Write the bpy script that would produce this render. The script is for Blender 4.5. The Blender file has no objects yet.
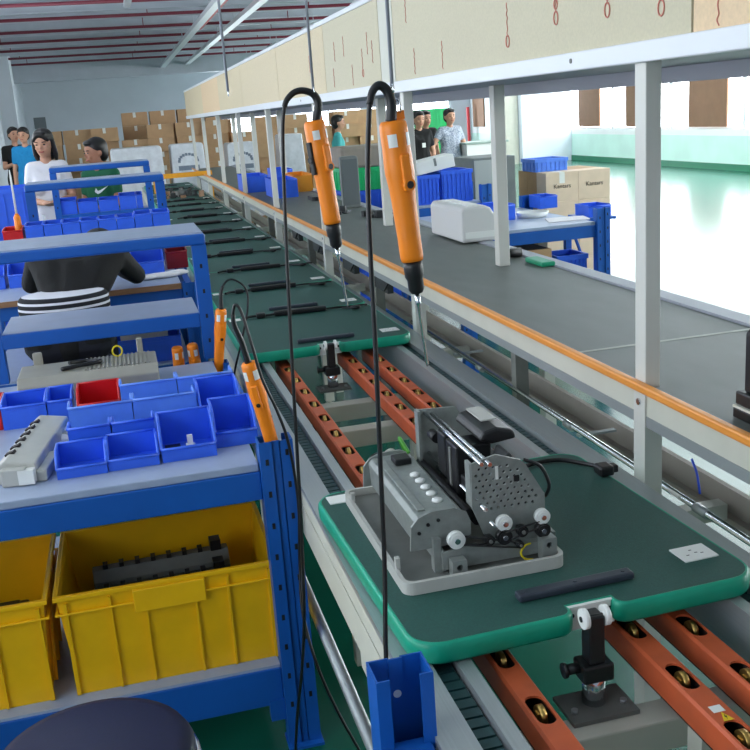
import bpy, bmesh, math, random
from mathutils import Vector, Matrix
random.seed(7)
PI = math.pi
SC = bpy.context.scene
COL = SC.collection
V = Vector

# ------------------------------------------------------------------ materials
def lin(c):
    return tuple(((x/255)/12.92 if x/255 <= .04045 else ((x/255+.055)/1.055)**2.4) for x in c)

MATS = {}
def mat(name, rgb, rough=.5, metal=0., spec=.5, noise=.0, nscale=40., bump=0., bscale=200., trans=0., alpha=1., emit=None, estr=0., coat=0., stretch=None, rgb2=None):
    if name in MATS: return MATS[name]
    m = bpy.data.materials.new(name); m.use_nodes = True
    nt = m.node_tree; b = nt.nodes['Principled BSDF']
    c = lin(rgb)
    b.inputs['Base Color'].default_value = (*c, 1)
    b.inputs['Roughness'].default_value = rough
    b.inputs['Metallic'].default_value = metal
    b.inputs['Specular IOR Level'].default_value = spec
    b.inputs['Coat Weight'].default_value = coat
    if trans: b.inputs['Transmission Weight'].default_value = trans
    if alpha < 1: b.inputs['Alpha'].default_value = alpha
    if emit:
        b.inputs['Emission Color'].default_value = (*lin(emit), 1); b.inputs['Emission Strength'].default_value = estr
    tc = None
    def coords():
        nonlocal tc
        if tc is None:
            t = nt.nodes.new('ShaderNodeTexCoord')
            mp = nt.nodes.new('ShaderNodeMapping')
            nt.links.new(t.outputs['Object'], mp.inputs['Vector'])
            if stretch: mp.inputs['Scale'].default_value = stretch
            tc = mp
        return tc.outputs['Vector']
    if noise or rgb2:
        n = nt.nodes.new('ShaderNodeTexNoise'); n.inputs['Scale'].default_value = nscale; n.inputs['Detail'].default_value = 4
        nt.links.new(coords(), n.inputs['Vector'])
        r = nt.nodes.new('ShaderNodeValToRGB')
        r.color_ramp.elements[0].position = .3; r.color_ramp.elements[1].position = .7
        if rgb2:
            c0, c1 = c, lin(rgb2)
        else:
            c0 = tuple(max(0, x*(1-noise)) for x in c); c1 = tuple(min(1, x*(1+noise)) for x in c)
        r.color_ramp.elements[0].color = (*c0, 1); r.color_ramp.elements[1].color = (*c1, 1)
        nt.links.new(n.outputs['Fac'], r.inputs['Fac']); nt.links.new(r.outputs['Color'], b.inputs['Base Color'])
    if bump:
        n2 = nt.nodes.new('ShaderNodeTexNoise'); n2.inputs['Scale'].default_value = bscale; n2.inputs['Detail'].default_value = 3
        nt.links.new(coords(), n2.inputs['Vector'])
        bp = nt.nodes.new('ShaderNodeBump'); bp.inputs['Strength'].default_value = bump; bp.inputs['Distance'].default_value = .004
        nt.links.new(n2.outputs['Fac'], bp.inputs['Height']); nt.links.new(bp.outputs['Normal'], b.inputs['Normal'])
    MATS[name] = m
    return m

M_blue = mat('blue_powder_coat', (14,88,176), .42, noise=.10, nscale=6, bump=.06, bscale=300)
M_bluedark = mat('blue_powder_worn', (12,74,150), .45, noise=.14, nscale=9)
M_lam = mat('grey_laminate', (158,172,198), .38, noise=.05, nscale=14)
M_yel = mat('yellow_crate_plastic', (248,190,6), .42, noise=.06, nscale=10, bump=.05)
M_bin = mat('blue_bin_plastic', (52,104,232), .35, noise=.06, nscale=20)
M_bin2 = mat('light_blue_bin_plastic', (92,142,240), .33, noise=.06, nscale=20)  # lightened copy of the bin blue, sky sheen put into the colour
M_red = mat('red_bin_plastic', (204,18,24), .38, noise=.06, nscale=20)
M_orange = mat('orange_driver_plastic', (250,138,18), .38, noise=.04, nscale=30)
M_blk = mat('black_plastic', (22,23,25), .42, noise=.1, nscale=30)
M_cord = mat('black_cord_rubber', (18,19,21), .38)
M_pal = mat('green_board_mat', (35,82,74), .62, noise=.16, nscale=260, bump=.15, bscale=500)
M_teal = mat('teal_edge_band', (8,158,126), .38, noise=.07, nscale=25)
M_alu = mat('aluminium_profile', (176,182,184), .38, metal=.55, noise=.05, nscale=6, stretch=(60,1,60))
M_cream = mat('cream_profile', (206,206,192), .5, noise=.04, nscale=8)
M_post = mat('cream_post_paint', (212,212,204), .42, noise=.03, nscale=8)
M_copper = mat('orange_conductor_bar', (200,92,52), .5, noise=.10, nscale=18)
M_dark = mat('dark_recess', (30,22,20), .7)
M_brass = mat('brass_contact', (196,160,90), .28, metal=.9)
M_chrome = mat('chrome', (225,228,232), .12, metal=1.)
M_steel = mat('galvanised_steel', (146,152,148), .42, metal=.35, noise=.10, nscale=60)
M_gplast = mat('grey_printer_plastic', (184,184,178), .45, noise=.04, nscale=30)
M_gdark = mat('dark_grey_plate', (110,112,108), .5, noise=.10, nscale=25)
M_white = mat('white_plastic', (232,234,230), .4)
M_handle = mat('dark_blue_grey_bar', (48,56,68), .45, noise=.1, nscale=60)
M_belt = mat('grey_pvc_belt', (98,104,100), .5, noise=.08, nscale=5, bump=.10, bscale=700, stretch=(3,1,1))
M_seam = mat('pale_belt_seam', (165,168,158), .5)
M_otrim = mat('orange_edge_strip', (232,150,62), .4, noise=.06, nscale=12)
M_board = mat('particle_board', (214,198,164), .6, noise=.06, nscale=120, bump=.08, bscale=250)
M_board2 = mat('particle_board_tan', (226,198,160), .6, noise=.06, nscale=120, bump=.08, bscale=250)
M_boardg = mat('particle_board_grey', (202,194,166), .6, noise=.05, nscale=140, bump=.08, bscale=250)
M_ink = mat('red_stamp_ink', (204,124,110), .6)
M_wtrim = mat('white_painted_steel', (226,230,234), .4)
M_under = mat('grey_shelf_underside', (158,162,172), .5)
M_wall = mat('grey_white_wall_paint', (206,212,220), .7, noise=.03, nscale=2)
M_rwall = mat('white_wall_paint', (236,240,240), .6, noise=.02, nscale=2)
M_dado = mat('pale_green_dado_paint', (204,238,226), .45, noise=.05, nscale=2)
M_skirt = mat('dark_green_skirting_paint', (28,120,86), .4, noise=.05, nscale=3)
M_ceil = mat('ceiling_sheet', (214,219,226), .7, noise=.03, nscale=3)
M_beam = mat('grey_roof_beam', (190,196,206), .6, noise=.05, nscale=3)
M_rpipe = mat('dark_red_pipe', (128,44,62), .5)
M_carton = mat('cardboard', (186,150,112), .75, noise=.08, nscale=8)
M_carton2 = mat('pale_cardboard', (224,200,174), .75, noise=.06, nscale=8)
M_tape = mat('white_tape', (232,232,226), .5)
M_ctext = mat('carton_print_ink', (70,56,48), .7)
M_wrap = mat('white_plastic_wrap', (214,218,224), .28, noise=.10, nscale=12, bump=.3, bscale=14)
M_print = mat('grey_print', (118,130,146), .5)
M_green = mat('green_crate_plastic', (24,190,110), .45, noise=.05, nscale=12)
M_dgrey = mat('dark_grey_panel', (118,124,122), .55, noise=.06, nscale=10)
M_navy = mat('navy_vinyl', (11,13,56), .45, noise=.12, nscale=120, bump=.1, bscale=400)
M_blackcl = mat('black_cloth', (11,11,13), .85, noise=.25, nscale=90, bump=.25, bscale=120)
M_whitecl = mat('white_cloth', (232,230,234), .8, noise=.03, nscale=20, bump=.15, bscale=40)
M_tealcl = mat('bright_blue_cloth', (16,132,190), .8, noise=.06, nscale=30)
M_greencl = mat('green_cloth', (10,92,60), .8, noise=.06, nscale=30)
M_denim = mat('dark_denim', (52,60,80), .85, noise=.1, nscale=60)
M_greytr = mat('grey_trouser_cloth', (96,98,104), .85, noise=.08, nscale=60)
M_skin = mat('skin', (196,146,118), .55, noise=.04, nscale=20)
M_skind = mat('tanned_skin', (170,118,92), .55, noise=.04, nscale=20)
M_hair = mat('black_hair', (20,16,16), .45, noise=.25, nscale=120, stretch=(3,3,.4))
M_shoe = mat('dark_shoe', (36,36,40), .5)
M_lip = mat('lip_red', (170,84,80), .5)
M_eye = mat('eye_dark', (24,18,16), .3)
M_wood = mat('wood_edge', (150,112,82), .55, noise=.12, nscale=20, stretch=(1,12,12))
M_clear = mat('clear_tray_plastic', (206,216,224), .22, trans=.35, noise=.05, nscale=40)
M_yelp = mat('yellow_label', (236,200,30), .5)
M_floor = mat('green_epoxy_floor', (15,88,70), .20, noise=.14, nscale=1.2, spec=.6)
M_wyel = mat('yellow_wire', (226,206,20), .4)
M_bwire = mat('blue_wire', (24,80,226), .4)
M_brown = mat('brown_board', (132,98,74), .7, noise=.06, nscale=6)
M_plaid = mat('blue_white_check_cloth', (206,212,222), .8, rgb2=(96,110,136), nscale=60)
M_oyel = mat('orange_yellow_paint', (236,164,40), .45, noise=.05, nscale=10)
M_pcb = mat('dark_cable_clutter', (46,50,52), .6, noise=.3, nscale=60)
M_winw = mat('window_daylight_right', (240,248,250), .3, emit=(246,250,252), estr=9.5)
M_backglow = mat('window_daylight_back', (240,248,250), .3, emit=(236,246,255), estr=9.)  # glow added to blow out the right of the back wall
M_leftglow = mat('window_daylight_left', (240,248,250), .3, emit=(240,246,255), estr=3.2)  # made-up fill from the left, out of view
M_roofglow = mat('skylight_daylight', (240,248,250), .3, emit=(246,249,252), estr=4.5)  # made-up overhead fill for the right bay, out of view
M_tube = mat('fluorescent_tube', (250,250,250), .3, emit=(240,246,255), estr=9.)

# ------------------------------------------------------------------ mesh helpers
class B:
    """collects shapes into one bmesh; each shape may carry a material"""
    def __init__(s):
        s.bm = bmesh.new(); s.mats = []
    def _mi(s, m):
        if m is None: return 0
        if m not in s.mats: s.mats.append(m)
        return s.mats.index(m)
    def _set(s, faces, m, smooth=False):
        i = s._mi(m)
        for f in faces:
            f.material_index = i; f.smooth = smooth
    def box(s, x0, x1, y0, y1, z0, z1, m=None, bev=0., rot=None, piv=None):
        vs = [s.bm.verts.new((x, y, z)) for x in (x0, x1) for y in (y0, y1) for z in (z0, z1)]
        idx = [(0,1,3,2), (4,6,7,5), (0,4,5,1), (2,3,7,6), (0,2,6,4), (1,5,7,3)]
        fs = [s.bm.faces.new([vs[i] for i in q]) for q in idx]
        s._set(fs, m)
        if bev:
            es = list({e for f in fs for e in f.edges})
            r = bmesh.ops.bevel(s.bm, geom=es, offset=bev, segments=2, affect='EDGES', profile=.5)
            vs = list({v for f in r['faces'] for v in f.verts} | {v for v in vs if v.is_valid})
            i = s._mi(m)
            for f in {f for v in vs for f in v.link_faces}: f.material_index = i
        if rot is not None:
            p = V(piv) if piv else V(((x0+x1)/2, (y0+y1)/2, (z0+z1)/2))
            bmesh.ops.rotate(s.bm, verts=vs, cent=p, matrix=rot)
        return vs
    def tube(s, pts, r, m=None, n=10, cap=True, closed=False):
        pts = [V(p) for p in pts]; N = len(pts)
        rs = r if isinstance(r, (list, tuple)) else [r]*N
        rings = []; up = None
        for i, p in enumerate(pts):
            if closed: d = pts[(i+1) % N]-pts[i-1]
            else: d = pts[min(i+1, N-1)]-pts[max(i-1, 0)]
            d.normalize()
            if up is None:
                up = V((0,0,1)) if abs(d.z) < .9 else V((1,0,0))
            a = d.cross(up)
            if a.length < 1e-6: a = d.cross(V((0,1,0)))
            a.normalize(); b = a.cross(d).normalized(); up = b
            rings.append([s.bm.verts.new(p+(a*math.cos(2*PI*k/n)+b*math.sin(2*PI*k/n))*rs[i]) for k in range(n)])
        fs = []
        for i in range(N if closed else N-1):
            A, C = rings[i], rings[(i+1) % N]
            for k in range(n): fs.append(s.bm.faces.new((A[k], A[(k+1) % n], C[(k+1) % n], C[k])))
        s._set(fs, m, True)
        if cap and not closed:
            s._set([s.bm.faces.new(rings[0][::-1]), s.bm.faces.new(rings[-1])], m)
        return [v for g in rings for v in g]
    def cyl(s, a, b, r, m=None, n=20, r2=None):
        return s.tube([a, b], [r, r if r2 is None else r2], m, n)
    def lathe(s, prof, c=(0,0,0), m=None, n=24, mat=None):
        """prof: list of (radius, z) from one end to the other, axis Z through c"""
        rings = []
        for r, z in prof:
            r = max(r, .0004)
            rings.append([s.bm.verts.new((c[0]+r*math.cos(2*PI*k/n), c[1]+r*math.sin(2*PI*k/n), c[2]+z)) for k in range(n)])
        fs = []
        for A, C in zip(rings, rings[1:]):
            for k in range(n): fs.append(s.bm.faces.new((A[k], A[(k+1) % n], C[(k+1) % n], C[k])))
        s._set(fs, m, True)
        s._set([s.bm.faces.new(rings[0][::-1]), s.bm.faces.new(rings[-1])], m)
        vs = [v for g in rings for v in g]
        if mat is not None: bmesh.ops.transform(s.bm, matrix=mat, verts=vs)
        return vs
    def prism(s, poly, axis, a0, a1, m=None, holes=()):
        """extrude a 2-D polygon along 'x','y' or 'z'. poly coords are the two other axes in order"""
        def P(u, v, a):
            return {'x': (a, u, v), 'y': (u, a, v), 'z': (u, v, a)}[axis]
        loops = [poly]+list(holes)
        sides = []
        caps = []
        for a in (a0, a1):
            edges = []; vl = []
            for lp in loops:
                vs = [s.bm.verts.new(P(u, v, a)) for u, v in lp]
                vl.append(vs)
                edges += [s.bm.edges.new((vs[i], vs[(i+1) % len(vs)])) for i in range(len(vs))]
            if holes:
                r = bmesh.ops.triangle_fill(s.bm, edges=edges, use_beauty=True)
                fs = [g for g in r['geom'] if isinstance(g, bmesh.types.BMFace)]
            else:
                fs = [s.bm.faces.new(vl[0])]
            s._set(fs, m); caps.append(vl)
        fs = []
        for A, C in zip(*caps):
            n = len(A)
            for i in range(n): fs.append(s.bm.faces.new((A[i], A[(i+1) % n], C[(i+1) % n], C[i])))
        s._set(fs, m)
        return [v for vl in caps for lp in vl for v in lp]
    def ball(s, c, r, m=None, sc=(1,1,1), sub=2):
        res = bmesh.ops.create_icosphere(s.bm, subdivisions=sub, radius=r)
        vs = res['verts']
        for v in vs: v.co = V((v.co.x*sc[0], v.co.y*sc[1], v.co.z*sc[2]))+V(c)
        s._set({f for v in vs for f in v.link_faces}, m, True)
        return vs
    def cone2(s, a, ra, b, rb, m=None, n=10, seg=5):
        """round cone: hull of two balls"""
        a = V(a); b = V(b)
        pts = []
        for c, r in ((a, ra), (b, rb)):
            for i in range(seg+1):
                th = PI*i/seg
                k = 1 if i in (0, seg) else n
                for j in range(k):
                    ph = 2*PI*j/n
                    pts.append(s.bm.verts.new(c+V((math.sin(th)*math.cos(ph), math.sin(th)*math.sin(ph), math.cos(th)))*r))
        r = bmesh.ops.convex_hull(s.bm, input=pts)
        junk = [g for g in r['geom_interior'] if isinstance(g, bmesh.types.BMVert)]
        junk += [g for g in r['geom_unused'] if isinstance(g, bmesh.types.BMVert)]
        bmesh.ops.delete(s.bm, geom=list(set(junk)), context='VERTS')
    def xf(s, vs, mtx):
        bmesh.ops.transform(s.bm, matrix=mtx, verts=[v for v in vs if v.is_valid])
    def obj(s, name, material, parent=None, loc=None, bevel=0., norm=True):
        bm = s.bm
        if norm: bmesh.ops.recalc_face_normals(bm, faces=bm.faces)
        me = bpy.data.meshes.new(name); bm.to_mesh(me); bm.free()
        if s.mats:
            for m in s.mats: me.materials.append(m)
        else: me.materials.append(material)
        o = bpy.data.objects.new(name, me); COL.objects.link(o)
        if parent is not None: o.parent = parent
        if loc: o.location = loc
        if bevel:
            md = o.modifiers.new('edge', 'BEVEL'); md.width = bevel; md.segments = 2; md.limit_method = 'ANGLE'; md.angle_limit = .6
        return o

def tag(o, label, cat, group=None, kind=None):
    o['label'] = label; o['category'] = cat
    if group: o['group'] = group
    if kind: o['kind'] = kind
    return o
def thing(name, label, cat, loc=(0,0,0), rotz=0., group=None):
    o = bpy.data.objects.new(name, None); COL.objects.link(o)
    o.empty_display_size = .05; o.location = loc; o.rotation_euler = (0, 0, rotz)
    return tag(o, label, cat, group)
def struct(o):
    o['kind'] = 'structure'; return o
def dup(root, loc, rotz=None, label=None, group=None):
    r = root.copy(); COL.objects.link(r); r.location = loc
    if rotz is not None: r.rotation_euler = (0, 0, rotz)
    if label: r['label'] = label
    if group: r['group'] = group
    for ch in list(root.children):
        c = ch.copy(); COL.objects.link(c); c.parent = r
        for g in list(ch.children):
            d = g.copy(); COL.objects.link(d); d.parent = c
    return r
def spline(pts, k=8):
    pts = [V(p) for p in pts]; out = []
    for i in range(len(pts)-1):
        p0 = pts[max(i-1, 0)]; p1 = pts[i]; p2 = pts[i+1]; p3 = pts[min(i+2, len(pts)-1)]
        for j in range(k):
            t = j/k
            out.append(.5*((2*p1)+(p2-p0)*t+(2*p0-5*p1+4*p2-p3)*t*t+(3*p1-p0-3*p2+p3)*t**3))
    out.append(pts[-1]); return out
def rrect(x0, x1, y0, y1, r, n=6):
    out = []
    for cx, cy, a0 in ((x1-r, y1-r, 0), (x0+r, y1-r, PI/2), (x0+r, y0+r, PI), (x1-r, y0+r, 1.5*PI)):
        for i in range(n+1):
            a = a0+PI/2*i/n; out.append((cx+r*math.cos(a), cy+r*math.sin(a)))
    return out
def circ(cx, cy, r, n=14):
    return [(cx+r*math.cos(2*PI*i/n), cy+r*math.sin(2*PI*i/n)) for i in range(n)]
ORD = ['first','second','third','fourth','fifth','sixth','seventh','eighth','ninth','tenth','eleventh','twelfth','thirteenth','fourteenth','fifteenth','sixteenth','seventeenth','eighteenth','nineteenth','twentieth']

# ------------------------------------------------------------------ camera
R_ = ((0.96536, -0.25149, -0.06952), (-0.13034, -0.23401, -0.96346), (0.22603, 0.93915, -0.25868))
right, down, fwd = (V(r).normalized() for r in R_)
cam = bpy.data.objects.new('camera', bpy.data.cameras.new('camera')); COL.objects.link(cam)
mw = Matrix((( right.x, -down.x, -fwd.x, 0), (right.y, -down.y, -fwd.y, 0), (right.z, -down.z, -fwd.z, 1.63), (0, 0, 0, 1)))
cam.matrix_world = mw
cam.data.sensor_width = 36; cam.data.lens = 988.55/750*36
cam.data.clip_start = .05; cam.data.clip_end = 200
SC.camera = cam

# ------------------------------------------------------------------ room shell
XL, XR, YF, YB, ZC = -2.4, 11.6, -2.5, 32., 3.6
b = B(); b.box(XL-.2, XR+.2, YF, YB+.2, -.1, 0); struct(b.obj('floor', M_floor))
b = B(); b.box(XL-.2, XR+.2, YF, YB+.2, ZC, ZC+.1); struct(b.obj('ceiling', M_ceil))

# right wall: windows above a pale green dado, dark green skirting
b = B()
b.box(XR, XR+.2, YF, YB, .0, .66, M_dado); b.box(XR, XR+.2, YF, YB, .66, .78, M_rwall); b.box(XR, XR+.2, YF, YB, 2.62, ZC, M_rwall)
y = YF; wi = 1
wy = []
yy = -1.2
while yy < 23.6:
    wy.append((yy, yy+2.57)); yy += 2.6
prev = YF
for a, c in wy:
    b.box(XR, XR+.2, prev, a, .78, 2.62, M_rwall); prev = c
b.box(XR, XR+.2, prev, YB, .78, 2.62, M_rwall)
struct(b.obj('wall_right', M_rwall))
def window(n, horizontal, a, c, z0, z1, pos, m):
    """window in a side wall (along Y) or the back wall (along X): frame and daylight pane"""
    f = B(); p = B(); w = .045
    def bx(bb, u0, u1, z0_, z1_, d0, d1):
        if horizontal: bb.box(u0, u1, pos+d0, pos+d1, z0_, z1_)
        else: bb.box(pos+d0, pos+d1, u0, u1, z0_, z1_)
    s = 1
    bx(f, a, a+w, z0, z1, 0, .06); bx(f, c-w, c, z0, z1, 0, .06); bx(f, a+w, c-w, z0, z0+w, 0, .06); bx(f, a+w, c-w, z1-w, z1, 0, .06)
    mid = (a+c)/2
    bx(f, mid-.02, mid+.02, z0+w, z1-w, 0, .06)
    fr = struct(f.obj('window_%d' % n, M_wtrim))
    bx(p, a+w, c-w, z0+w, z1-w, .03, .04)
    p.obj('window_pane', m, fr)
for a, c in wy:
    window(wi, False, a, c, .78, 2.62, XR+.02, M_winw); wi += 1
b = B(); b.box(XR-.015, XR, YF, YB, 0, .125); struct(b.obj('trim_1', M_skirt))

# back wall; glowing panes added so its right part blows out white
b = B()
bw = [(3.2, 5.4), (5.7, 7.9), (8.2, 10.9)]
b.box(XL, XR, YB, YB+.2, 0, .5, M_wall); b.box(XL, XR, YB, YB+.2, 2.5, ZC, M_wall)
prev = XL
for a, c in bw: b.box(prev, a, YB, YB+.2, .5, 2.5, M_wall); prev = c
b.box(prev, XR, YB, YB+.2, .5, 2.5, M_wall)
struct(b.obj('wall_back', M_wall))
for a, c in bw: window(wi, True, a, c, .5, 2.5, YB+.02, M_backglow); wi += 1

# unseen glowing ceiling panels, added to brighten the right-hand bay
for a, c in ((-1., 5.), (7., 13.), (15., 21.), (23., 29.)):
    f = B(); f.box(5.4, 5.45, a, c, ZC-.05, ZC-.001); f.box(9.95, 10., a, c, ZC-.05, ZC-.001); f.box(5.45, 9.95, a, a+.05, ZC-.05, ZC-.001); f.box(5.45, 9.95, c-.05, c, ZC-.05, ZC-.001)
    fr = struct(f.obj('window_%d' % wi, M_wtrim)); wi += 1  # added fill panel, only numbered along with the windows
    p = B(); p.box(5.45, 9.95, a+.05, c-.05, ZC-.03, ZC-.002); p.obj('window_pane', M_roofglow, fr)
# left wall; its unseen windows are added to light the scene
b = B(); lw = [(-1.6, 1.4), (1.9, 4.9), (5.4, 8.4), (8.9, 11.9), (12.4, 15.4)]
b.box(XL-.2, XL, YF, YB, 0, 1., M_wall); b.box(XL-.2, XL, YF, YB, 2.9, ZC, M_wall); prev = YF
for a, c in lw: b.box(XL-.2, XL, prev, a, 1., 2.9, M_wall); prev = c
b.box(XL-.2, XL, prev, YB, 1., 2.9, M_wall)
struct(b.obj('wall_left', M_wall))
for a, c in lw: window(wi, False, a, c, 1., 2.9, XL-.08, M_leftglow); wi += 1
# piers on the left wall and the pale pier at the far right
tn = 2
for x0, x1, y0, y1, m in ((XL, XL+.35, 19., 19.6, M_wall), (XL, XL+.35, 25., 25.6, M_wall), (9.75, 10.2, 24.6, 25.2, M_cream), (10.22, XR, 24.4, 25.2, mat('pale_blue_white_paint', (226,236,246), .6))):
    b = B(); b.box(x0, x1, y0, y1, 0, ZC); struct(b.obj('trim_%d' % tn, m)); tn += 1
# roof beams across and along
for i in range(19):
    yb = 8.2+1.2*i
    b = B(); b.box(XL, XR, yb-.06, yb+.06, ZC-.22, ZC-.20); b.box(XL, XR, yb-.012, yb+.012, ZC-.20, ZC-.02); b.box(XL, XR, yb-.06, yb+.06, ZC-.02, ZC-.001)
    struct(b.obj('trim_%d' % tn, M_beam)); tn += 1
b = B(); b.box(XL, XR, 29.2, 29.6, ZC-.62, ZC-.002); struct(b.obj('trim_%d' % tn, M_beam)); tn += 1
# red sprinkler pipes under the beams
g = None
for i, yp in enumerate((13.1, 15.0, 16.9, 18.9, 20.9, 22.9, 25.1, 27.3)):
    b = B(); b.cyl((XL+.0, yp, ZC-.27), (XR, yp, ZC-.27), .026, n=10)
    for k in range(5): b.cyl((-1.8+2.6*k, yp, ZC-.28), (-1.8+2.6*k, yp, ZC-.001), .008, n=6)
    o = b.obj('sprinkler_pipe', M_rpipe)
    tag(o, 'thin dark red pipe crossing under the ceiling, %s from the camera' % ORD[i], 'pipe', 'red pipes under the ceiling')
# two long service channels running away from the camera
def channel(x, z, label, redpart):
    t = thing('cable_tray', label, 'cable tray', (x, 8.5, z), group='long cable trays under the ceiling')
    b = B(); L = 22
    b.box(-.06, .06, 0, L, 0, .015); b.box(-.06, -.05, 0, L, .015, .07); b.box(.05, .06, 0, L, .015, .07); b.obj('tray', M_wtrim, t)
    b = B()
    for k in range(8): b.cyl((-.056, 1+2.7*k, .065), (-.056, 1+2.7*k, ZC-z-.001), .008, n=8); b.cyl((.056, 1+2.7*k, .065), (.056, 1+2.7*k, ZC-z-.001), .008, n=8)
    b.obj('hanger', M_beam, t)
    if redpart:
        b = B(); b.box(.0605, .10, 4.2, 9.5, .0, .06); b.obj('side_cover', mat('red_cover', (190,44,40), .5), t)
channel(1.62, 3.15, 'white cable tray with a red side cover, left one under the ceiling', True)
channel(2.3, 3.2, 'plain white cable tray nearest above the overhead shelf', False)
# fluorescent lamps
lamp = None
k = 0
for ly in (2., 6., 10., 14., 18., 22., 26.):
    for lx in (-.9, 3.6, 7.6):
        if lx < 0 and ly > 12: continue
        if lamp is None:
            lamp = thing('ceiling_lamp', 'x', 'lamp', (lx, ly, 0))
            b = B(); b.box(-.06, .06, -.62, .62, 3.07, 3.11); b.box(-.03, .03, -.6, .6, 3.11, 3.14); b.obj('housing', M_wtrim, lamp)
            b = B(); b.cyl((-.028, -.58, 3.05), (-.028, .58, 3.05), .014, n=10); b.cyl((.028, -.58, 3.05), (.028, .58, 3.05), .014, n=10); b.obj('tube', M_tube, lamp)
            b = B(); b.cyl((0, -.4, 3.14), (0, -.4, ZC-.001), .006, n=6); b.cyl((0, .4, 3.14), (0, .4, ZC-.001), .006, n=6); b.obj('suspension_rod', M_beam, lamp)
            o = lamp
        else: o = dup(lamp, (lx, ly, 0))
        o['group'] = 'fluorescent ceiling lamps'
        o['label'] = 'twin-tube fluorescent lamp hanging under the ceiling, %s row %s' % (('left','middle','right')[(-.9, 3.6, 7.6).index(lx)], ORD[int((ly-2)/4)])
# ------------------------------------------------------------------ notice boards on the right windows
def flat_board(name, label, cat, x0, x1, y0, y1, z0, z1, m):
    b = B(); b.box(x0, x1, y0, y1, z0, z1, bev=.004); o = b.obj(name, m); return tag(o, label, cat)
flat_board('brown_panel', 'brown board on the bright right wall, right of the cream post in front', 'board', XR-.04, XR-.001, 17.45, 18.8, .83, 1.79, M_brown)
flat_board('brown_panel', 'brown board on the right wall, half hidden left of the cream post', 'board', XR-.04, XR-.001, 20.3, 21.45, .84, 1.80, M_brown)
flat_board('brown_panel', 'brown board on the right wall above the blue tray on cartons', 'board', XR-.04, XR-.001, 22.75, 23.9, .85, 1.87, M_brown)
flat_board('brown_panel', 'small brown board on the far right wall near the man in a checked shirt', 'board', XR-.04, XR-.001, 30.7, 31.7, .86, 1.87, M_brown)
flat_board('red_pole', 'narrow red strip standing at the far back wall', 'pole', 11.30, 11.38, YB-.5, YB-.42, 0, 1.5, mat('red_paint', (206,60,66), .5))
flat_board('wall_sign', 'small dark grey sign on the far left wall above the woman in white', 'sign', -2.17, -1.83, YB-.03, YB-.001, 1.77, 2.1, mat('sign_grey', (112,118,122), .5))
# ------------------------------------------------------------------ roller line that carries the pallets
Y0, Y1 = .25, 15.6
cv = thing('pallet_conveyor', 'long aluminium roller line carrying the green pallets, orange conductor bars between its rails', 'conveyor', (.71, Y0, 0))
L = Y1-Y0
def rail(s):
    """s=-1 left, +1 right; x measured from the line's centre"""
    b = B()
    xo, xc1, xc0, xi = (.368 if s < 0 else .39), .313, .273, .248
    def bx(x0, x1, z0, z1, m):
        a, c = sorted((s*x0, s*x1)); b.box(a, c, 0, L, z0, z1, m)
    bx(xc1, xo, .728, .742, M_alu)                       # wide outer strip
    bx(xo-.012, xo, .690, .728, M_cream); bx(xo-.018, xo-.006, .684, .690, M_gdark); bx(xo-.012, xo, .602, .684, M_cream)   # outer face with groove
    bx(xi, xc0, .700, .742, M_alu); bx(xi, xi+.006, .602, .700, M_alu)          # inner strip
    bx(xc0, xc1, .690, .700, M_dark)                      # chain bed
    bx(xi+.006, xo-.012, .602, .61, M_alu); bx(xc1, xc1+.006, .70, .728, M_alu)
    r = b.obj('rail', M_alu, cv)
    c = B(); mchain = mat('dark_green_chain', (34,70,72), .5, noise=.1, nscale=40)
    p = .0265
    for k in range(int(L/p)):
        yy = k*p
        a, d = sorted((s*(xc0+.003), s*(xc1-.003)))
        c.box(a, d, yy, yy+p*.80, .702, .727, mchain)
    a, d = sorted((s*(xc0+.012), s*(xc1-.012))); c.box(a, d, 0, L, .7005, .7125, M_blk)
    c.obj('chain', mchain, r)
rail(-1); rail(1)
b = B()
for yb in [.75, 1.315, 2.62, 3.05, 3.35]+[4.4+1.4*i for i in range(8)]:
    b = B(); b.box(-.247, .247, yb-Y0-.03, yb-Y0+.03, .56, .62); b.box(-.35, -.24, yb-Y0-.028, yb-Y0+.028, .575, .6015); b.box(.24, .37, yb-Y0-.028, yb-Y0+.028, .575, .6015)
    b.obj('crossbeam', M_cream, cv, bevel=.004)
for yb in [.35, 3.6, 5.4, 7.2, 9., 10.8, 12.6, 14.4]:
    for s in (-1, 1):
        b = B(); b.box(s*.31-.025, s*.31+.025, yb-Y0-.025, yb-Y0+.025, .03, .6015); b.lathe([(.03, 0), (.03, .012), (.01, .016), (.01, .035)], (s*.31, yb-Y0, 0), n=12)
        b.obj('leg', M_cream, cv)
b = B(); b.box(-.36, -.335, 1.70-Y0, 1.75-Y0, .545, .6015); b.obj('bracket', M_cream, cv)
# low tie tubes near the floor
b = B(); b.cyl((-.335, 0, .30), (-.335, L, .30), .016, n=10); b.obj('tie_tube', M_alu, cv)
# support posts under the conductor bars
for (xx, yy) in ((-.185, 1.03), (.07, 1.2), (.17, 1.0), (-.185, 2.62), (.07, 2.62)):
    b = B(); b.box(xx-.018, xx+.018, yy-Y0-.02, yy-Y0+.02, .02, .665); b.obj('bar_support', M_cream, cv)
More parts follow.
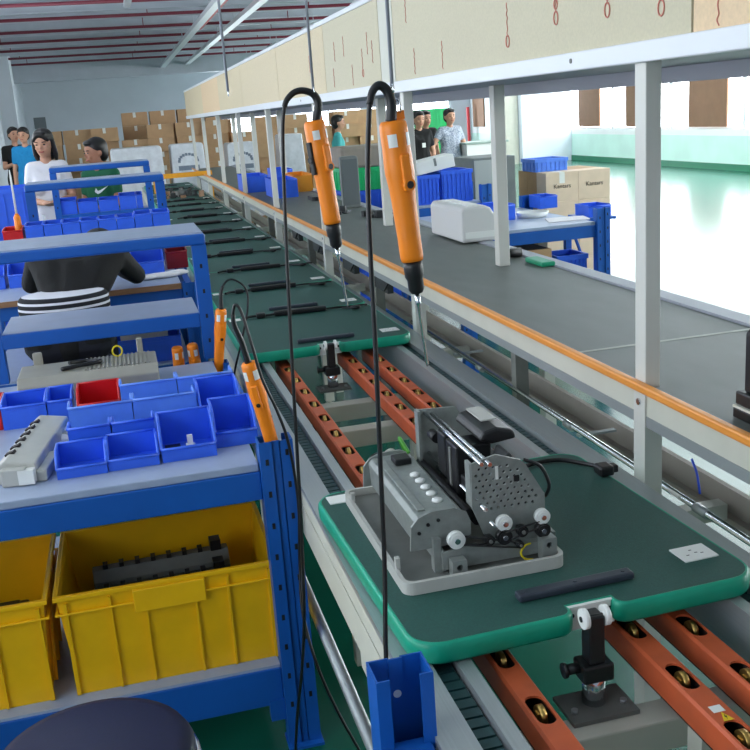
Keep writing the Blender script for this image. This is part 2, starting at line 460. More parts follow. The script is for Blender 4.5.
# three conductor bars with capsule slots and brass contacts
def cbar(xc, w, yspan, offs, pitch, ys):
    """ys: list of slot centres; the bar is a hollow box section"""
    b = B(); zt, zb = .715, .668; t = .004; h = w/2
    y_start, y_end = yspan
    edges = [y_start]+[(a+c)/2 for a, c in zip(ys, ys[1:])]+[y_end]
    for i, yc in enumerate(ys):
        hl, hw = .024, .0150
        hole = []
        for k in range(9):
            a = -PI/2+PI*k/8; hole.append((xc+hw*math.sin(a), yc+hl+hw*math.cos(a)))
        for k in range(9):
            a = PI/2+PI*k/8; hole.append((xc+hw*math.sin(a), yc-hl+hw*math.cos(a)))
        b.prism([(xc-h+.004, edges[i]), (xc+h-.004, edges[i]), (xc+h-.004, edges[i+1]), (xc-h+.004, edges[i+1])], 'z', zt-t, zt, M_copper, holes=[hole])
    for s in (-1, 1):
        b.prism([(xc+s*(h-.004), zt), (xc+s*h, zt-.005), (xc+s*h, zb), (xc+s*(h-.004), zb)], 'y', y_start, y_end, M_copper)
    b.box(xc-h, xc+h, y_start, y_end, zb-.003, zb, M_dark)
    b.box(xc-h+.0042, xc-h+.006, y_start, y_end, zb, zt-t, M_dark); b.box(xc+h-.006, xc+h-.0042, y_start, y_end, zb, zt-t, M_dark)
    o = b.obj('conductor_bar', M_copper, cv)
    for yc in ys:
        c = B(); c.cyl((xc-.005, yc, zt-.011), (xc+.005, yc, zt-.011), .0175, M_brass, n=18); c.cyl((xc-.008, yc, zt-.012), (xc+.008, yc, zt-.012), .005, M_brass, n=10)
        c.box(xc-.0075, xc-.005, yc-.006, yc+.006, zb, zt-.004, M_brass); c.box(xc+.005, xc+.0075, yc-.006, yc+.006, zb, zt-.004, M_brass)
        c.obj('contact_wheel', M_brass, o)
    return o
cx = .71
for xc, w, off in ((.527, .046, .045), (.776, .046, .05), (.876, .044, .02)):
    near = [.55+off+.165*k-Y0 for k in range(19)]
    cbar(xc-cx, w, (.2, 3.75-Y0), off, .165, [y for y in near if .2 < y-.05 and y+.05 < 3.75-Y0])
b = B(); tr = B()
# warning sticker on the middle bar
s = B(); s.box(.766-cx, .786-cx, 1.155-Y0, 1.172-Y0, .7151, .7154, M_white); s.prism([(.768-cx, 1.132-Y0), (.786-cx, 1.132-Y0), (.777-cx, 1.154-Y0)], 'z', .7151, .7155, M_yelp)
s.prism([(.7780-cx, 1.148-Y0), (.7750-cx, 1.141-Y0), (.7770-cx, 1.141-Y0), (.7763-cx, 1.135-Y0), (.7795-cx, 1.143-Y0), (.7775-cx, 1.143-Y0)], 'z', .7155, .7157, M_blk)
so = s.obj('warning_sticker', M_yelp, cv); so['label'] = 'white and yellow warning triangle sticker'

# loose cables hanging under the line
b = B(); b.tube(spline([(.655, 2.72, .60), (.66, 2.7, .64), (.68, 2.69, .655), (.70, 2.7, .63), (.705, 2.72, .56), (.69, 2.74, .5)], 6), .004, n=8)
tag(b.obj('cable', M_white), 'thin white cable looping between the orange bars behind the printer', 'cable')
b = B(); b.tube(spline([(.61, 2.72, .56), (.605, 2.7, .61), (.62, 2.68, .645), (.64, 2.68, .65), (.645, 2.7, .62)], 6), .006, n=8)
tag(b.obj('cable', M_cord), 'short black cable loop on the crossbeam between the orange bars', 'cable')

# stoppers that hold the pallets
def stopper(y, label):
    t = thing('pallet_stopper', label, 'stopper', (.672, y, .62), group='pneumatic pallet stoppers')
    b = B(); b.box(-.06, .06, -.05, .035, 0.0005, .008, M_gdark); 
    for sx in (-.045, .045): b.cyl((sx, -.02, .008), (sx, -.02, .014), .006, M_alu, n=8)
    b.obj('base_plate', M_gdark, t)
    b = B(); b.lathe([(.02, .008), (.02, .06), (.016, .062)], n=20); b.obj('cylinder', M_chrome, t)
    b = B(); b.box(-.028, .028, -.024, .022, .056, .088, bev=.004); b.box(-.014, .014, -.018, .016, .088, .176, bev=.003); b.cyl((-.028, 0, .078), (-.050, 0, .078), .009, n=12); b.cyl((-.050, 0, .078), (-.056, 0, .078), .013, n=12); b.cyl((-.026, -.008, .172), (.026, -.008, .172), .005, n=10)
    b.obj('lever_block', M_blk, t)
    for s in (-1, 1):
        b = B(); a, c = sorted((s*.015, s*.023)); b.cyl((a, -.008, .172), (c, -.008, .172), .0175, n=22); b.cyl((a-.0015, -.008, .172), (c+.0015, -.008, .172), .006, M_blk, n=12); b.mats = [M_white, M_blk]
        b.obj('roller', M_white, t)
    return t
st = stopper(1.366, 'black pallet stopper with white rollers under the nearest pallet\'s front edge')
st2 = dup(st, (.690, 3.555, .62), label='black pallet stopper under the front edge of the far group of pallets')

# ------------------------------------------------------------------ pallets
PZ0, PZ1 = .743, .785
def pallet_outline(W, D, r, nw, nd, off=0.):
    """counter-clockwise from back-right; notch in the front edge (y=0)"""
    x0, x1, y0, y1 = -W/2-off, W/2+off, -off, D+off
    R = r+off
    o = []
    def arc(cx, cy, rr, a0, a1, n=6):
        for i in range(n+1):
            a = a0+(a1-a0)*i/n; o.append((cx+rr*math.cos(a), cy+rr*math.sin(a)))
    arc(x1-R, y1-R, R, 0, PI/2); arc(x0+R, y1-R, R, PI/2, PI); arc(x0+R, y0+R, R, PI, 1.5*PI)
    q = .018
    arc(-nw/2-q, y0+q, q, -PI/2, 0, 4); o.append((-nw/2, nd)); o.append((nw/2, nd)); arc(nw/2+q, y0+q, q, PI, 1.5*PI, 4)
    arc(x1-R, y0+R, R, -PI/2, 0)
    return o
def make_pallet(label, loc):
    t = thing('assembly_pallet', label, 'pallet', loc, group='green pallets on the roller line')
    W, D = .644, .712
    b = B(); b.prism(pallet_outline(W, D, .05, .092, .03), 'z', .006, PZ1-PZ0-.001); b.obj('board', M_pal, t)
    # edge band: a rounded rim following the outline
    b = B()
    o0 = pallet_outline(W, D, .05, .092, .03)
    n = len(o0); rings = []
    prof = [(-.001, .0405), (.003, .0415), (.0075, .037), (.0085, .024), (.0075, .008), (.003, .002), (-.001, .001)]
    for i, p in enumerate(o0):
        a = V(o0[i-1]); c = V(o0[(i+1) % n]); d = (c-a).normalized(); nrm = V((d.y, -d.x))
        rings.append([b.bm.verts.new((p[0]+nrm.x*u, p[1]+nrm.y*u, z)) for u, z in prof])
    fs = []
    for i in range(n):
        A, C = rings[i], rings[(i+1) % n]
        for k in range(len(prof)-1): fs.append(b.bm.faces.new((A[k], C[k], C[k+1], A[k+1])))
        fs.append(b.bm.faces.new((A[-1], C[-1], C[0], A[0])))
    for f in fs: f.smooth = True
    b.obj('edge_band', M_teal, t)
    b = B(); b.box(-.112, .112, .062, .088, .042, .056, bev=.004)
    for k in (-.1, -.0, .095): b.cyl((k, .075, .0555), (k, .075, .0575), .004, M_blk, n=10)
    b.mats = [M_handle, M_blk]; h = b.obj('grip_bar', M_handle, t)
    b = B(); b.box(-.046, .046, .018, .028, -.004, .040, M_white)
    for s_ in (-1, 1): b.cyl((s_*.036, .017, .024), (s_*.036, .0185, .024), .0045, M_blk, n=10)
    b.obj('contact_block', M_white, t)
    b = B(); b.box(.230, .300, .082, .138, .0405, .0435, M_white)
    for q in ((.248, .103), (.263, .120), (.278, .103), (.268, .108)): b.box(q[0]-.003, q[0]+.003, q[1]-.0012, q[1]+.0012, .0435, .0438, M_blk)
    b.obj('socket_plate', M_white, t)
    b = B(); b.box(-.306, -.256, D-.065, D-.02, .0405, .0435); b.obj('corner_plate', M_white, t)
    return t
p0 = make_pallet('nearest green pallet, carrying the opened printer mechanism', (.694, 1.398, PZ0))
p0.rotation_euler = (0, 0, .034)
PY = [3.60+.725*i for i in range(16)]
for i, yy in enumerate(PY):
    lab = 'empty green pallet closest behind the gap of orange bars' if i == 0 else 'green pallet with teal edge, %s in the unbroken row beyond the orange bars' % ORD[i]
    dup(p0, (.700, yy, PZ0), rotz=.004, label=lab)
# black cords lying on the pallets
def cord_on_pallet():
    t = thing('power_cord', 'x', 'cord', (0, 0, 0), group='black power cords lying on the pallets')
    b = B(); b.tube(spline([(-.24, .655, .006), (-.21, .672, .008), (-.15, .66, .008), (-.10, .668, .009)], 6), .006, n=8)
    b.obj('cable', M_cord, t); b = B(); b.tube(spline([(.12, .662, .008), (.18, .676, .006), (.24, .664, .006), (.29, .668, .006), (.31, .66, .006)], 6), .0045, n=8)
    b.obj('cable', M_cord, t)
    b = B(); b.box(-.112, .122, .648, .676, 0, .022, bev=.006); b.box(-.19, -.15, .640, .682, 0, .022, bev=.006); b.obj('power_strip', M_blk, t)
    b = B(); b.ball((.245, .61, .010), .016, sc=(1.5, 1, .62)); b.tube(spline([(.245, .61, .008), (.22, .635, .005), (.19, .65, .005)], 5), .004, n=8); b.obj('plug', M_blk, t)
    return t
c0 = cord_on_pallet()
for i, yy in enumerate(PY[:14]):
    o = c0 if i == 0 else dup(c0, (0, 0, 0))
    o.location = (.70+.02*((i*7) % 5-2)/2, yy-.01-.01*((i*5) % 3), PZ1+.0005)
    o.rotation_euler = (0, 0, .03*((i*3) % 5-2)/2)
    o['label'] = 'black power strip and cord across the back of the %s pallet in the unbroken row' % ORD[i]
# orange bar closing the far end of the line
t = thing('end_barrier', 'orange-yellow bar across the far end of the pallet line', 'barrier', (.78, 13.2, 0))
b = B(); b.box(-.34, .42, -.02, .02, .96, 1.02); b.obj('bar', M_oyel, t)
b = B(); b.box(-.34, -.31, -.015, .015, .742, .96); b.box(.39, .42, -.015, .015, 0.0, .96); b.obj('post', M_oyel, t)
# small parts cluttering the last pallets
b = B()
for k in range(26):
    x = .45+random.random()*.5; y = 11.9+random.random()*1.1
    b.box(x-.03, x+.03, y-.015, y+.015, PZ1, PZ1+.03+random.random()*.05, (M_pcb, M_gdark, M_wood)[k % 3], rot=Matrix.Rotation(random.random()*3, 3, 'Z'))
tag(b.obj('loose_parts', M_pcb), 'jumble of dark loose parts on the last pallets before the orange bar', 'parts', kind='stuff')

# ------------------------------------------------------------------ printer mechanism on the nearest pallet
PT = PZ1
pm = thing('printer_mechanism', 'opened grey printer mechanism with perforated side plate on the nearest green pallet', 'printer', (.556, 1.60, PT))
ox, oy = .556, 1.60
def L3(x, y, z): return (x-ox, y-oy, z-PT)
# tray
b = B()
o_ = rrect(.40-ox, .715-ox, 1.555-oy, 2.05-oy, .022)
i_ = rrect(.408-ox, .707-ox, 1.563-oy, 2.042-oy, .016)
b.prism(o_, 'z', 0, .004, M_gplast); b.prism(o_, 'z', .004, .024, M_gplast, holes=[i_])
b.box(*[.409-ox, .706-ox], 1.564-oy, 2.041-oy, .004, .008, M_gdark)
b.box(.404-ox, .412-ox, 1.62-oy, 1.632-oy, .02, .045, M_gplast)
b.box(.404-ox, .412-ox, 1.98-oy, 1.99-oy, .02, .04, M_gplast)
b.obj('base_tray', M_gplast, pm)
# long paper-guide cover at the left
b = B()
sec = [(.452-ox, .835-PT), (.448-ox, .888-PT), (.456-ox, .897-PT), (.536-ox, .902-PT), (.545-ox, .893-PT), (.545-ox, .83-PT)]
b.prism(sec, 'y', 1.635-oy, 1.985-oy)
b.box(.462-ox, .478-ox, 1.66-oy, 1.96-oy, .898-PT, .9015-PT)
b.obj('guide_cover', M_steel, pm, bevel=.003)
for k in range(5):
    b = B(); y = 1.69+.037*k; b.lathe([(.0105, 0), (.0105, .0035), (.006, .006), (.002, .0068)], L3(.511, y, .9005), n=16); b.obj('guide_button', M_white, pm)
b = B(); b.box(.489-ox, .525-ox, 1.905-oy, 1.945-oy, .9-PT, .914-PT, bev=.003); b.obj('sensor', M_blk, pm)
b = B(); b.cyl(L3(.556, 1.64, .885), L3(.556, 1.95, .885), .010, n=14); b.cyl(L3(.572, 1.64, .868), L3(.572, 1.95, .868), .008, n=14); b.obj('platen_roller', M_blk, pm)
# front end plate of the cover
arm = [(.434, .838), (.438, .885), (.452, .901), (.478, .910), (.522, .910), (.546, .898), (.553, .880), (.553, .852), (.50, .838)]
b = B(); b.prism([(x-ox, z-PT) for x, z in arm], 'y', 1.622-oy, 1.628-oy, M_steel)
for q in ((.452, .872), (.47, .886), (.49, .892)): b.cyl(L3(q[0], 1.6195, q[1]), L3(q[0], 1.6225, q[1]), .0035, M_blk, n=10)
b.obj('end_plate', M_steel, pm)
arm2 = [(x, z-.004) for x, z in arm]
b = B(); b.prism([(x-ox, z-PT) for x, z in arm2], 'y', 1.985-oy, 1.991-oy); b.obj('end_plate', M_steel, pm)
# perforated side plate
pl = [(.578, .846), (.556, .905), (.558, .992), (.606, 1.003), (.655, .985), (.664, .976), (.700, .912), (.703, .822), (.60, .822)]
holes = []
for r in range(8):
    for c in range(9):
        x = .566+.0138*c+(.0069 if r % 2 else 0); z = .898+.0115*r
        if x > .688 or (z < .905 and x < .585): continue
        # keep inside the slanted right edge
        if x > .700-(z-.912)*.56-.012: continue
        if z > .972 and x > .64: continue
        holes.append(circ(x-ox, z-PT, .0033, 8))
b = B(); b.prism([(x-ox, z-PT) for x, z in pl], 'y', 1.618-oy, 1.6225-oy, M_steel, holes=holes)
b.box(.556-ox, .562-ox, 1.6225-oy, 1.65-oy, .905-PT, .99-PT, M_steel); b.box(.698-ox, .703-ox, 1.6225-oy, 1.66-oy, .824-PT, .91-PT, M_steel)
b.box(.640-ox, .650-ox, 1.6155-oy, 1.618-oy, .945-PT, .957-PT, M_blk); b.box(.604-ox, .609-ox, 1.6155-oy, 1.618-oy, .955-PT, .98-PT, M_white)
b.obj('perforated_plate', M_steel, pm)
# back plate
bp = [(.560, .86), (.557, 1.005), (.64, 1.0), (.69, .93), (.695, .83), (.58, .83)]
b = B(); b.prism([(x-ox, z-PT) for x, z in bp], 'y', 1.945-oy, 1.95-oy); b.box(.551-ox, .557-ox, 1.93-oy, 1.955-oy, .86-PT, 1.005-PT); b.obj('back_plate', M_steel, pm)
# guide rods
for (x, z, r) in ((.572, .995, .0042), (.588, .992, .0042), (.576, .905, .0042), (.592, .87, .0035)):
    b = B(); b.cyl(L3(x, 1.60, z), L3(x, 1.96, z), r, n=12); b.obj('guide_rod', M_chrome, pm)
# carriage
b = B(); b.box(.568-ox, .642-ox, 1.735-oy, 1.80-oy, .875-PT, .985-PT, bev=.004); b.box(.566-ox, .60-ox, 1.80-oy, 1.85-oy, .90-PT, .99-PT, bev=.004); b.box(.575-ox, .63-ox, 1.70-oy, 1.735-oy, .90-PT, .93-PT, bev=.003); b.cyl(L3(.57, 1.86, .965), L3(.57, 1.895, .965), .011, n=12); b.obj('carriage', M_blk, pm)
b = B(); b.box(.5655-ox, .568-ox, 1.765-oy, 1.775-oy, .895-PT, .975-PT); b.obj('carriage_rib', M_gdark, pm)
# black hood over the right side
b = B(); b.prism([(.612-ox, .995-PT), (.622-ox, 1.012-PT), (.65-ox, 1.018-PT), (.685-ox, 1.008-PT), (.69-ox, .99-PT), (.64-ox, .985-PT)], 'y', 1.72-oy, 1.87-oy); b.obj('motor_hood', M_blk, pm, bevel=.006)
b = B(); b.box(.635-ox, .668-ox, 1.77-oy, 1.86-oy, 1.018-PT, 1.021-PT); b.obj('hood_label', M_gplast, pm)
b = B(); b.box(.645-ox, .69-ox, 1.63-oy, 1.945-oy, .85-PT, .925-PT); b.prism([(.62-ox, .925-PT), (.645-ox, .985-PT), (.652-ox, .985-PT), (.69-ox, .925-PT)], 'y', 1.66-oy, 1.72-oy); b.obj('rear_housing', M_pcb, pm, bevel=.003)
b = B(); b.box(.596-ox, .645-ox, 1.64-oy, 1.94-oy, .83-PT, .865-PT); b.obj('chassis_bed', M_gdark, pm)
# lower chassis
b = B(); b.prism([(x-ox, z-PT) for x, z in ((.489, .800), (.487, .834), (.555, .842), (.60, .824), (.716, .824), (.716, .800))], 'y', 1.600-oy, 1.606-oy)
b.box(.489-ox, .716-ox, 1.606-oy, 1.625-oy, .818-PT, .824-PT); b.box(.489-ox, .495-ox, 1.606-oy, 1.95-oy, .795-PT, .835-PT); b.box(.71-ox, .716-ox, 1.606-oy, 1.95-oy, .795-PT, .835-PT); b.box(.489-ox, .716-ox, 1.944-oy, 1.95-oy, .795-PT, .835-PT)
b.box(.475-ox, .489-ox, 1.61-oy, 1.63-oy, .793-PT, .86-PT); b.obj('chassis', M_steel, pm)
# feet brackets
for xx in (.513, .69):
    b = B(); zz = .825 if xx < .6 else .838
    b.prism([(xx-.014-ox, .793-PT), (xx+.014-ox, .793-PT), (xx+.014-ox, zz-PT), (xx-.014-ox, zz-PT)], 'y', 1.575-oy, 1.599-oy, M_steel, holes=[circ(xx-ox, zz-.013-PT, .0062, 12)])
    b.cyl(L3(xx, 1.59, zz-.013), L3(xx, 1.5985, zz-.013), .0062, M_blk, n=12)
    b.obj('foot_bracket', M_steel, pm)
# rollers, pulleys and the belts
def wheel(nm, x, z, r, m, hub, y=1.600):
    b = B(); b.cyl(L3(x, y-.012, z), L3(x, y, z), r, m, n=24); b.cyl(L3(x, y-.014, z), L3(x, y-.012, z), r*.72, m, n=20); b.cyl(L3(x, y-.017, z), L3(x, y-.014, z), r*.33, hub, n=14); b.cyl(L3(x, y, z), L3(x, 1.619, z), .003, M_chrome, n=8)
    b.obj(nm, m, pm)
wheel('roller', .513, .861, .0165, M_white, M_chrome, 1.598)
wheel('roller', .608, .877, .0150, M_white, M_chrome)
wheel('roller', .684, .877, .0145, M_white, M_chrome)
wheel('pulley', .607, .850, .0150, M_blk, M_chrome)
wheel('pulley', .684, .850, .0145, M_blk, M_chrome)
wheel('pulley', .643, .855, .0110, M_blk, M_gdark)
wheel('pulley', .578, .848, .0100, M_blk, M_gdark)
wheel('pulley', .637, .829, .0075, M_blk, M_gdark)
b = B(); zy = 1.589
for q in ((.513, .861, .637, .829), (.513, .861, .578, .848), (.607, .850, .684, .865)):
    r1 = .009
    for s in (-1, 1): b.tube([L3(q[0], zy, q[1]+s*r1), L3(q[2], zy, q[3]+s*r1*.6)], .0018, n=6)
b.obj('drive_belt', M_blk, pm)
b = B(); b.tube(spline([L3(.66, 1.596, .825), L3(.647, 1.592, .824), L3(.638, 1.590, .812), L3(.645, 1.588, .800), L3(.66, 1.585, .797)], 6), .0020, n=8); b.obj('wire', M_wyel, pm)
b = B(); b.tube(spline([L3(.535, 1.96, .905), L3(.525, 1.985, .93), L3(.53, 2.01, .92), L3(.545, 2.01, .88), L3(.556, 1.985, .85)], 6), .004, n=8); b.obj('wire', mat('green_wire', (70,150,40), .4), pm)
b = B(); b.tube(spline([L3(.66, 1.617, .985), L3(.69, 1.61, .97), L3(.708, 1.612, .93), L3(.708, 1.63, .90)], 6), .0035, n=8); b.obj('wire', M_blk, pm)
# the mechanism's power cord on the pallet
t = thing('power_cord', 'black power cord running from the printer mechanism to the pallet\'s back edge', 'cord', (0, 0, 0))
b = B(); b.tube(spline([(.70, 1.93, PT+.03), (.74, 1.985, PT+.006), (.80, 2.035, PT+.006), (.87, 2.068, PT+.006), (.935, 2.065, PT+.006), (.975, 2.02, PT+.006), (.992, 1.975, PT+.01)], 8), .0055, n=8); b.obj('cable', M_cord, t)
b = B(); b.box(.976, 1.011, 1.93, 1.972, PT+.0005, PT+.024, bev=.006); b.box(1.005, 1.024, 1.938, 1.96, PT+.004, PT+.022, bev=.003); b.obj('plug', M_blk, t)

# ------------------------------------------------------------------ belt conveyor with posts
BY0, BY1 = .9, 15.2
bl = thing('belt_conveyor', 'long grey belt conveyor with orange edge strip beside the pallet line', 'conveyor', (1.4, BY0, 0))
LB = BY1-BY0
b = B(); b.box(-.268, .265, 0, LB, .948, .966, M_belt); 
sm = 2.36-BY0
b.box(-.268, .265, sm-.008, sm+.008, .966, .9668, M_seam); b.obj('belt', M_belt, bl)
b = B(); b.box(-.310, -.2885, 0, LB, .962, .983); b.obj('edge_strip', M_otrim, bl, bevel=.005)
b = B(); b.box(-.285, -.27, 0, LB, .900, .962, M_cream); b.box(-.287, -.262, 0, LB, .874, .900, mat('grey_belt_lip', (140,146,146), .5)); b.obj('side_panel', M_cream, bl)
b = B(); b.box(.27, .335, 0, LB, .90, .973); b.obj('far_side_frame', M_under, bl)
b = B(); b.box(-.262, .265, .0, LB, .915, .947); b.obj('slider_bed', M_gdark, bl)
b = B(); b.box(-.04, -.025, 0, LB, .572, .668); b.box(-.062, -.04, 0, LB, .572, .605); b.obj('lower_tray', mat('grey_brown_tray', (158,150,142), .5, noise=.06, nscale=6), bl)
PYS = [2.0]+[3.85+1.81*i for i in range(7)]
for i, y in enumerate(PYS):
    b = B(); b.box(-.2875, -.249, y-BY0-.024, y-BY0+.024, .9665, 1.69, M_post); b.obj('front_post', M_post, bl, bevel=.003)
    b = B(); b.box(-.2895, -.245, y-BY0-.026, y-BY0+.026, 0, .9615, M_post); b.cyl((-.294, y-BY0, .93), (-.289, y-BY0, .93), .008, M_chrome, n=12); b.obj('front_leg', M_post, bl)
    b = B(); b.box(.085, .132, y-BY0-.026, y-BY0+.026, .9665, 1.69, M_post); b.obj('back_post', M_post, bl, bevel=.003)
    b = B(); b.box(.27, .32, y-BY0-.03, y-BY0+.03, 0, .8995, M_post); b.obj('back_leg', M_post, bl)
    ym = y+1.0
    b = B(); b.box(-.20, -.155, ym-BY0-.02, ym-BY0+.02, .585, .9145, M_gdark); b.box(-.2, -.155, ym-BY0-.02, ym-BY0+.02, 0, .585, M_gdark); b.obj('middle_leg', M_alu, bl)
    b = B(); b.box(-.245, -.062, y-BY0-.02, y-BY0+.02, .60, .64); b.obj('tray_bracket', M_post, bl)
# black clutter hung under the belt far along
for i, y in enumerate((4.6, 5.3, 6.2, 7.0)):
    b = B(); b.box(-.2, -.17, y-BY0, y-BY0+.28, .76, .9145, M_pcb); b.tube(spline([(-.22, y-BY0-.2, .88), (-.24, y-BY0-.1, .80), (-.21, y-BY0, .78)], 5), .006, M_cord); b.obj('cable_box', M_pcb, bl)
b = B(); 
# air pipe beside the belt frame
t = thing('air_pipe', 'chrome air pipe running low along the belt frame beside the nearest pallet', 'pipe', (1.2, 1.0, .685))
b = B(); b.cyl((0, 0, 0), (0, 3.2, .012), .0085, n=12); b.obj('pipe', M_chrome, t)
for y in (.52, .85, 1.55, 2.3):
    b = B(); b.cyl((0, y, .002), (0, y+.05, .002), .012, n=12); b.obj('coupling', M_alu, t)
b = B()
for y in (.5, 1.5, 2.6):
    b = B(); b.box(-.005, .115, y, y+.02, -.012, -.006); b.obj('clip', M_alu, t)

b = B(); b.tube(spline([(-.012, .62, .02), (-.016, .625, -.03), (-.03, .61, -.05), (-.045, .58, -.03), (-.05, .56, -.01)], 6), .0035, n=8); b.obj('wire', M_bwire, t); b = B(); b.tube(spline([(.05, 1.0, .08), (.052, .98, .05), (.055, .97, -.0)], 5), .003, n=8); b.obj('wire', M_bwire, t)

# ------------------------------------------------------------------ overhead shelf above the belt
OY0, OY1 = .9, 15.2; LO = OY1-OY0
ov = thing('overhead_shelf', 'long overhead shelf clad in particle board on posts above the belt', 'shelf', (1.36, OY0, 1.69))
b = B(); b.box(-.265, -.24, 0, LO, -.003, .040); b.obj('bottom_rail', M_wtrim, ov, bevel=.003)
b = B(); b.box(-.262, -.235, 0, LO, .372, .395); b.obj('top_rail', M_wtrim, ov, bevel=.003)
b = B(); b.box(-.24, .26, 0, LO, 0, .012); b.obj('shelf_deck', M_under, ov)
b = B(); b.box(.235, .26, 0, LO, .012, .30); b.obj('back_board', M_boardg, ov)
b = B(); b.box(.235, .262, 0, LO, -.045, -.0005); b.obj('back_rail', M_under, ov)
seams = [.9, 1.60, 1.787, 3.89, 4.10, 5.2, 6.72, 8.62, 10.5, 12.4, 14.0, 15.2]
mm = [M_board2, M_board2, M_boardg, M_cream, M_boardg, M_board, M_board, M_board, M_board2, M_board, M_board]
for i in range(len(seams)-1):
    y0, y1 = seams[i]-OY0+.004, seams[i+1]-OY0-.004
    z0 = .040; b = B(); b.box(-.255, -.243, y0, y1, z0, .372)
    pb = b.obj('cladding_board', mm[i], ov)
def mark(y, z, n, sgn=1, h=.10):
    """faded red stamp: slim slanted strokes ending in a loop"""
    b = B(); x = -.2562
    yy, zz = y-OY0, z-1.69
    pts = [(x, yy+.004*math.sin(k*2.6), zz+h*(1-k/9)) for k in range(10)]
    b.tube(spline(pts, 4), .0013, n=5)
    if n > 1: b.tube([(x, yy+.012*math.cos(a), zz-.012+.016*math.sin(a)) for a in [2*PI*k/12 for k in range(12)]], .0018, n=5, closed=True)
    if n > 2: b.tube([(x, yy+.010*math.cos(a), zz+.02+.012*math.sin(a)) for a in [2*PI*k/10 for k in range(10)]], .0016, n=5, closed=True)
    b.obj('stamp_mark', M_ink, ov)
for a in ((3.70, 1.93, 1), (3.62, 1.745, 1), (3.30, 1.745, 1), (2.72, 1.80, 2), (2.40, 1.83, 3), (2.13, 1.82, 3), (1.90, 1.80, 3), (1.70, 1.735, 1), (4.3, 1.86, 1), (4.22, 1.82, 1), (4.4, 1.80, 2), (4.75, 1.88, 1), (4.95, 1.87, 1), (5.6, 1.85, 1), (4.6, 1.745, 1), (5.0, 1.75, 1)):
    mark(*a, h=.09 if a[2] < 3 else .12)
b = B()
for y in (2.3, 4.1, 5.9): b.cyl((-.267, y-OY0, .02), (-.2645, y-OY0, .02), .006, n=10)
b.obj('bolt', M_gdark, ov)
#PART3
# ------------------------------------------------------------------ blue steel workbenches
def channel_up(b, x0, x1, yweb, ydir, z0, z1, m=M_blue, depth=.06, slots=True, s0=.12):
    """open C section: web in the plane y=yweb, flanges going along ydir"""
    t = .003
    def yb(a, c): return tuple(sorted((yweb+ydir*a, yweb+ydir*c)))
    w = x1-x0
    b.box(x0, x0+w*.40, *yb(0, t), z0, z1, m); b.box(x0+w*.40, x0+w*.60, *yb(.004, .004+t), z0, z1, m); b.box(x0+w*.60, x1, *yb(0, t), z0, z1, m)
    b.box(x0+w*.40-.002, x0+w*.40, *yb(0, .007), z0, z1, m); b.box(x0+w*.60, x0+w*.60+.002, *yb(0, .007), z0, z1, m)
    b.box(x0, x0+t, *yb(t, depth), z0, z1, m); b.box(x1-t, x1, *yb(t, depth), z0, z1, m)
    b.box(x0+t, x0+.02, *yb(depth-t, depth), z0, z1, m); b.box(x1-.02, x1-t, *yb(depth-t, depth), z0, z1, m)
    if slots:
        z = z0+s0
        while z < z1-.03:
            for k, fx in enumerate((.2, .8)):
                cx_ = x0+w*fx; ya, yc = yb(-.0006, 0)
                b.prism([(cx_-.004, z+k*.02-.008), (cx_+.004, z+k*.02-.008), (cx_+.004, z+k*.02+.008), (cx_-.004, z+k*.02+.008)], 'y', ya, yc, M_blk)
            z += .085
def make_bench(label, loc, depth, W=.835, zt=.80, zlow=None, legz=.86, rearz=None, rear_in=0.):
    """loc = floor point under the front right corner; local x runs to -W, y to +depth"""
    t = thing('workbench', label, 'workbench', loc, group='blue steel workbenches along the line')
    b = B(); b.box(-W+.006, -.088, .004, depth-.004, zt-.02, zt); b.obj('tabletop', M_lam, t, bevel=.003)
    for y0, y1, nm in ((0, .022, 'front_beam'), (depth-.022, depth, 'rear_beam')):
        b = B(); b.box(-W+.088, -.0855, y0, y1, zt-.095, zt-.0205); b.obj(nm, M_blue, t, bevel=.003)
    for x in (-W+.02, -.06):
        b = B(); b.box(x, x+.03, .06, depth-.06, zt-.08, zt-.0205); b.obj('side_beam', M_blue, t)
    for x0 in (-W, -.085):
        for yw, d, z1 in ((-.02, 1, legz), (depth+.02, -1, rearz or legz)):
            b = B(); sh = -rear_in if (d == -1 and x0 > -.1) else 0
            channel_up(b, x0+sh, x0+.085+sh, yw, d, .008, z1); b.box(x0-.005+sh, x0+.09+sh, yw-.02 if d > 0 else yw-.06, yw+.06 if d > 0 else yw+.02, 0, .008, M_blue)
            b.obj('upright', M_blue, t)
    if zlow:
        b = B(); b.box(-W+.09, -.087, .004, depth-.03, zlow-.008, zlow); b.obj('lower_shelf', M_lam, t)
        for y0, y1 in ((0, .02), (depth-.05, depth-.03)):
            b = B(); b.box(-W+.088, -.0855, y0, y1, zlow-.115, zlow-.0085); b.obj('lower_beam', M_blue, t, bevel=.003)
        b = B(); 
        b.box(-.125, -.0855, -.004, .0, zlow-.16, zlow-.10); b.box(-.125, -.12, .0, .03, zlow-.16, zlow-.10); b.obj('beam_hook', M_blue, t)
    return t
bench1 = make_bench('blue workbench in the foreground holding part bins, yellow crates on its lower shelf', (.335, 2.33, 0), 1.17, W=1.35, zlow=.238, rearz=.795, rear_in=.035)
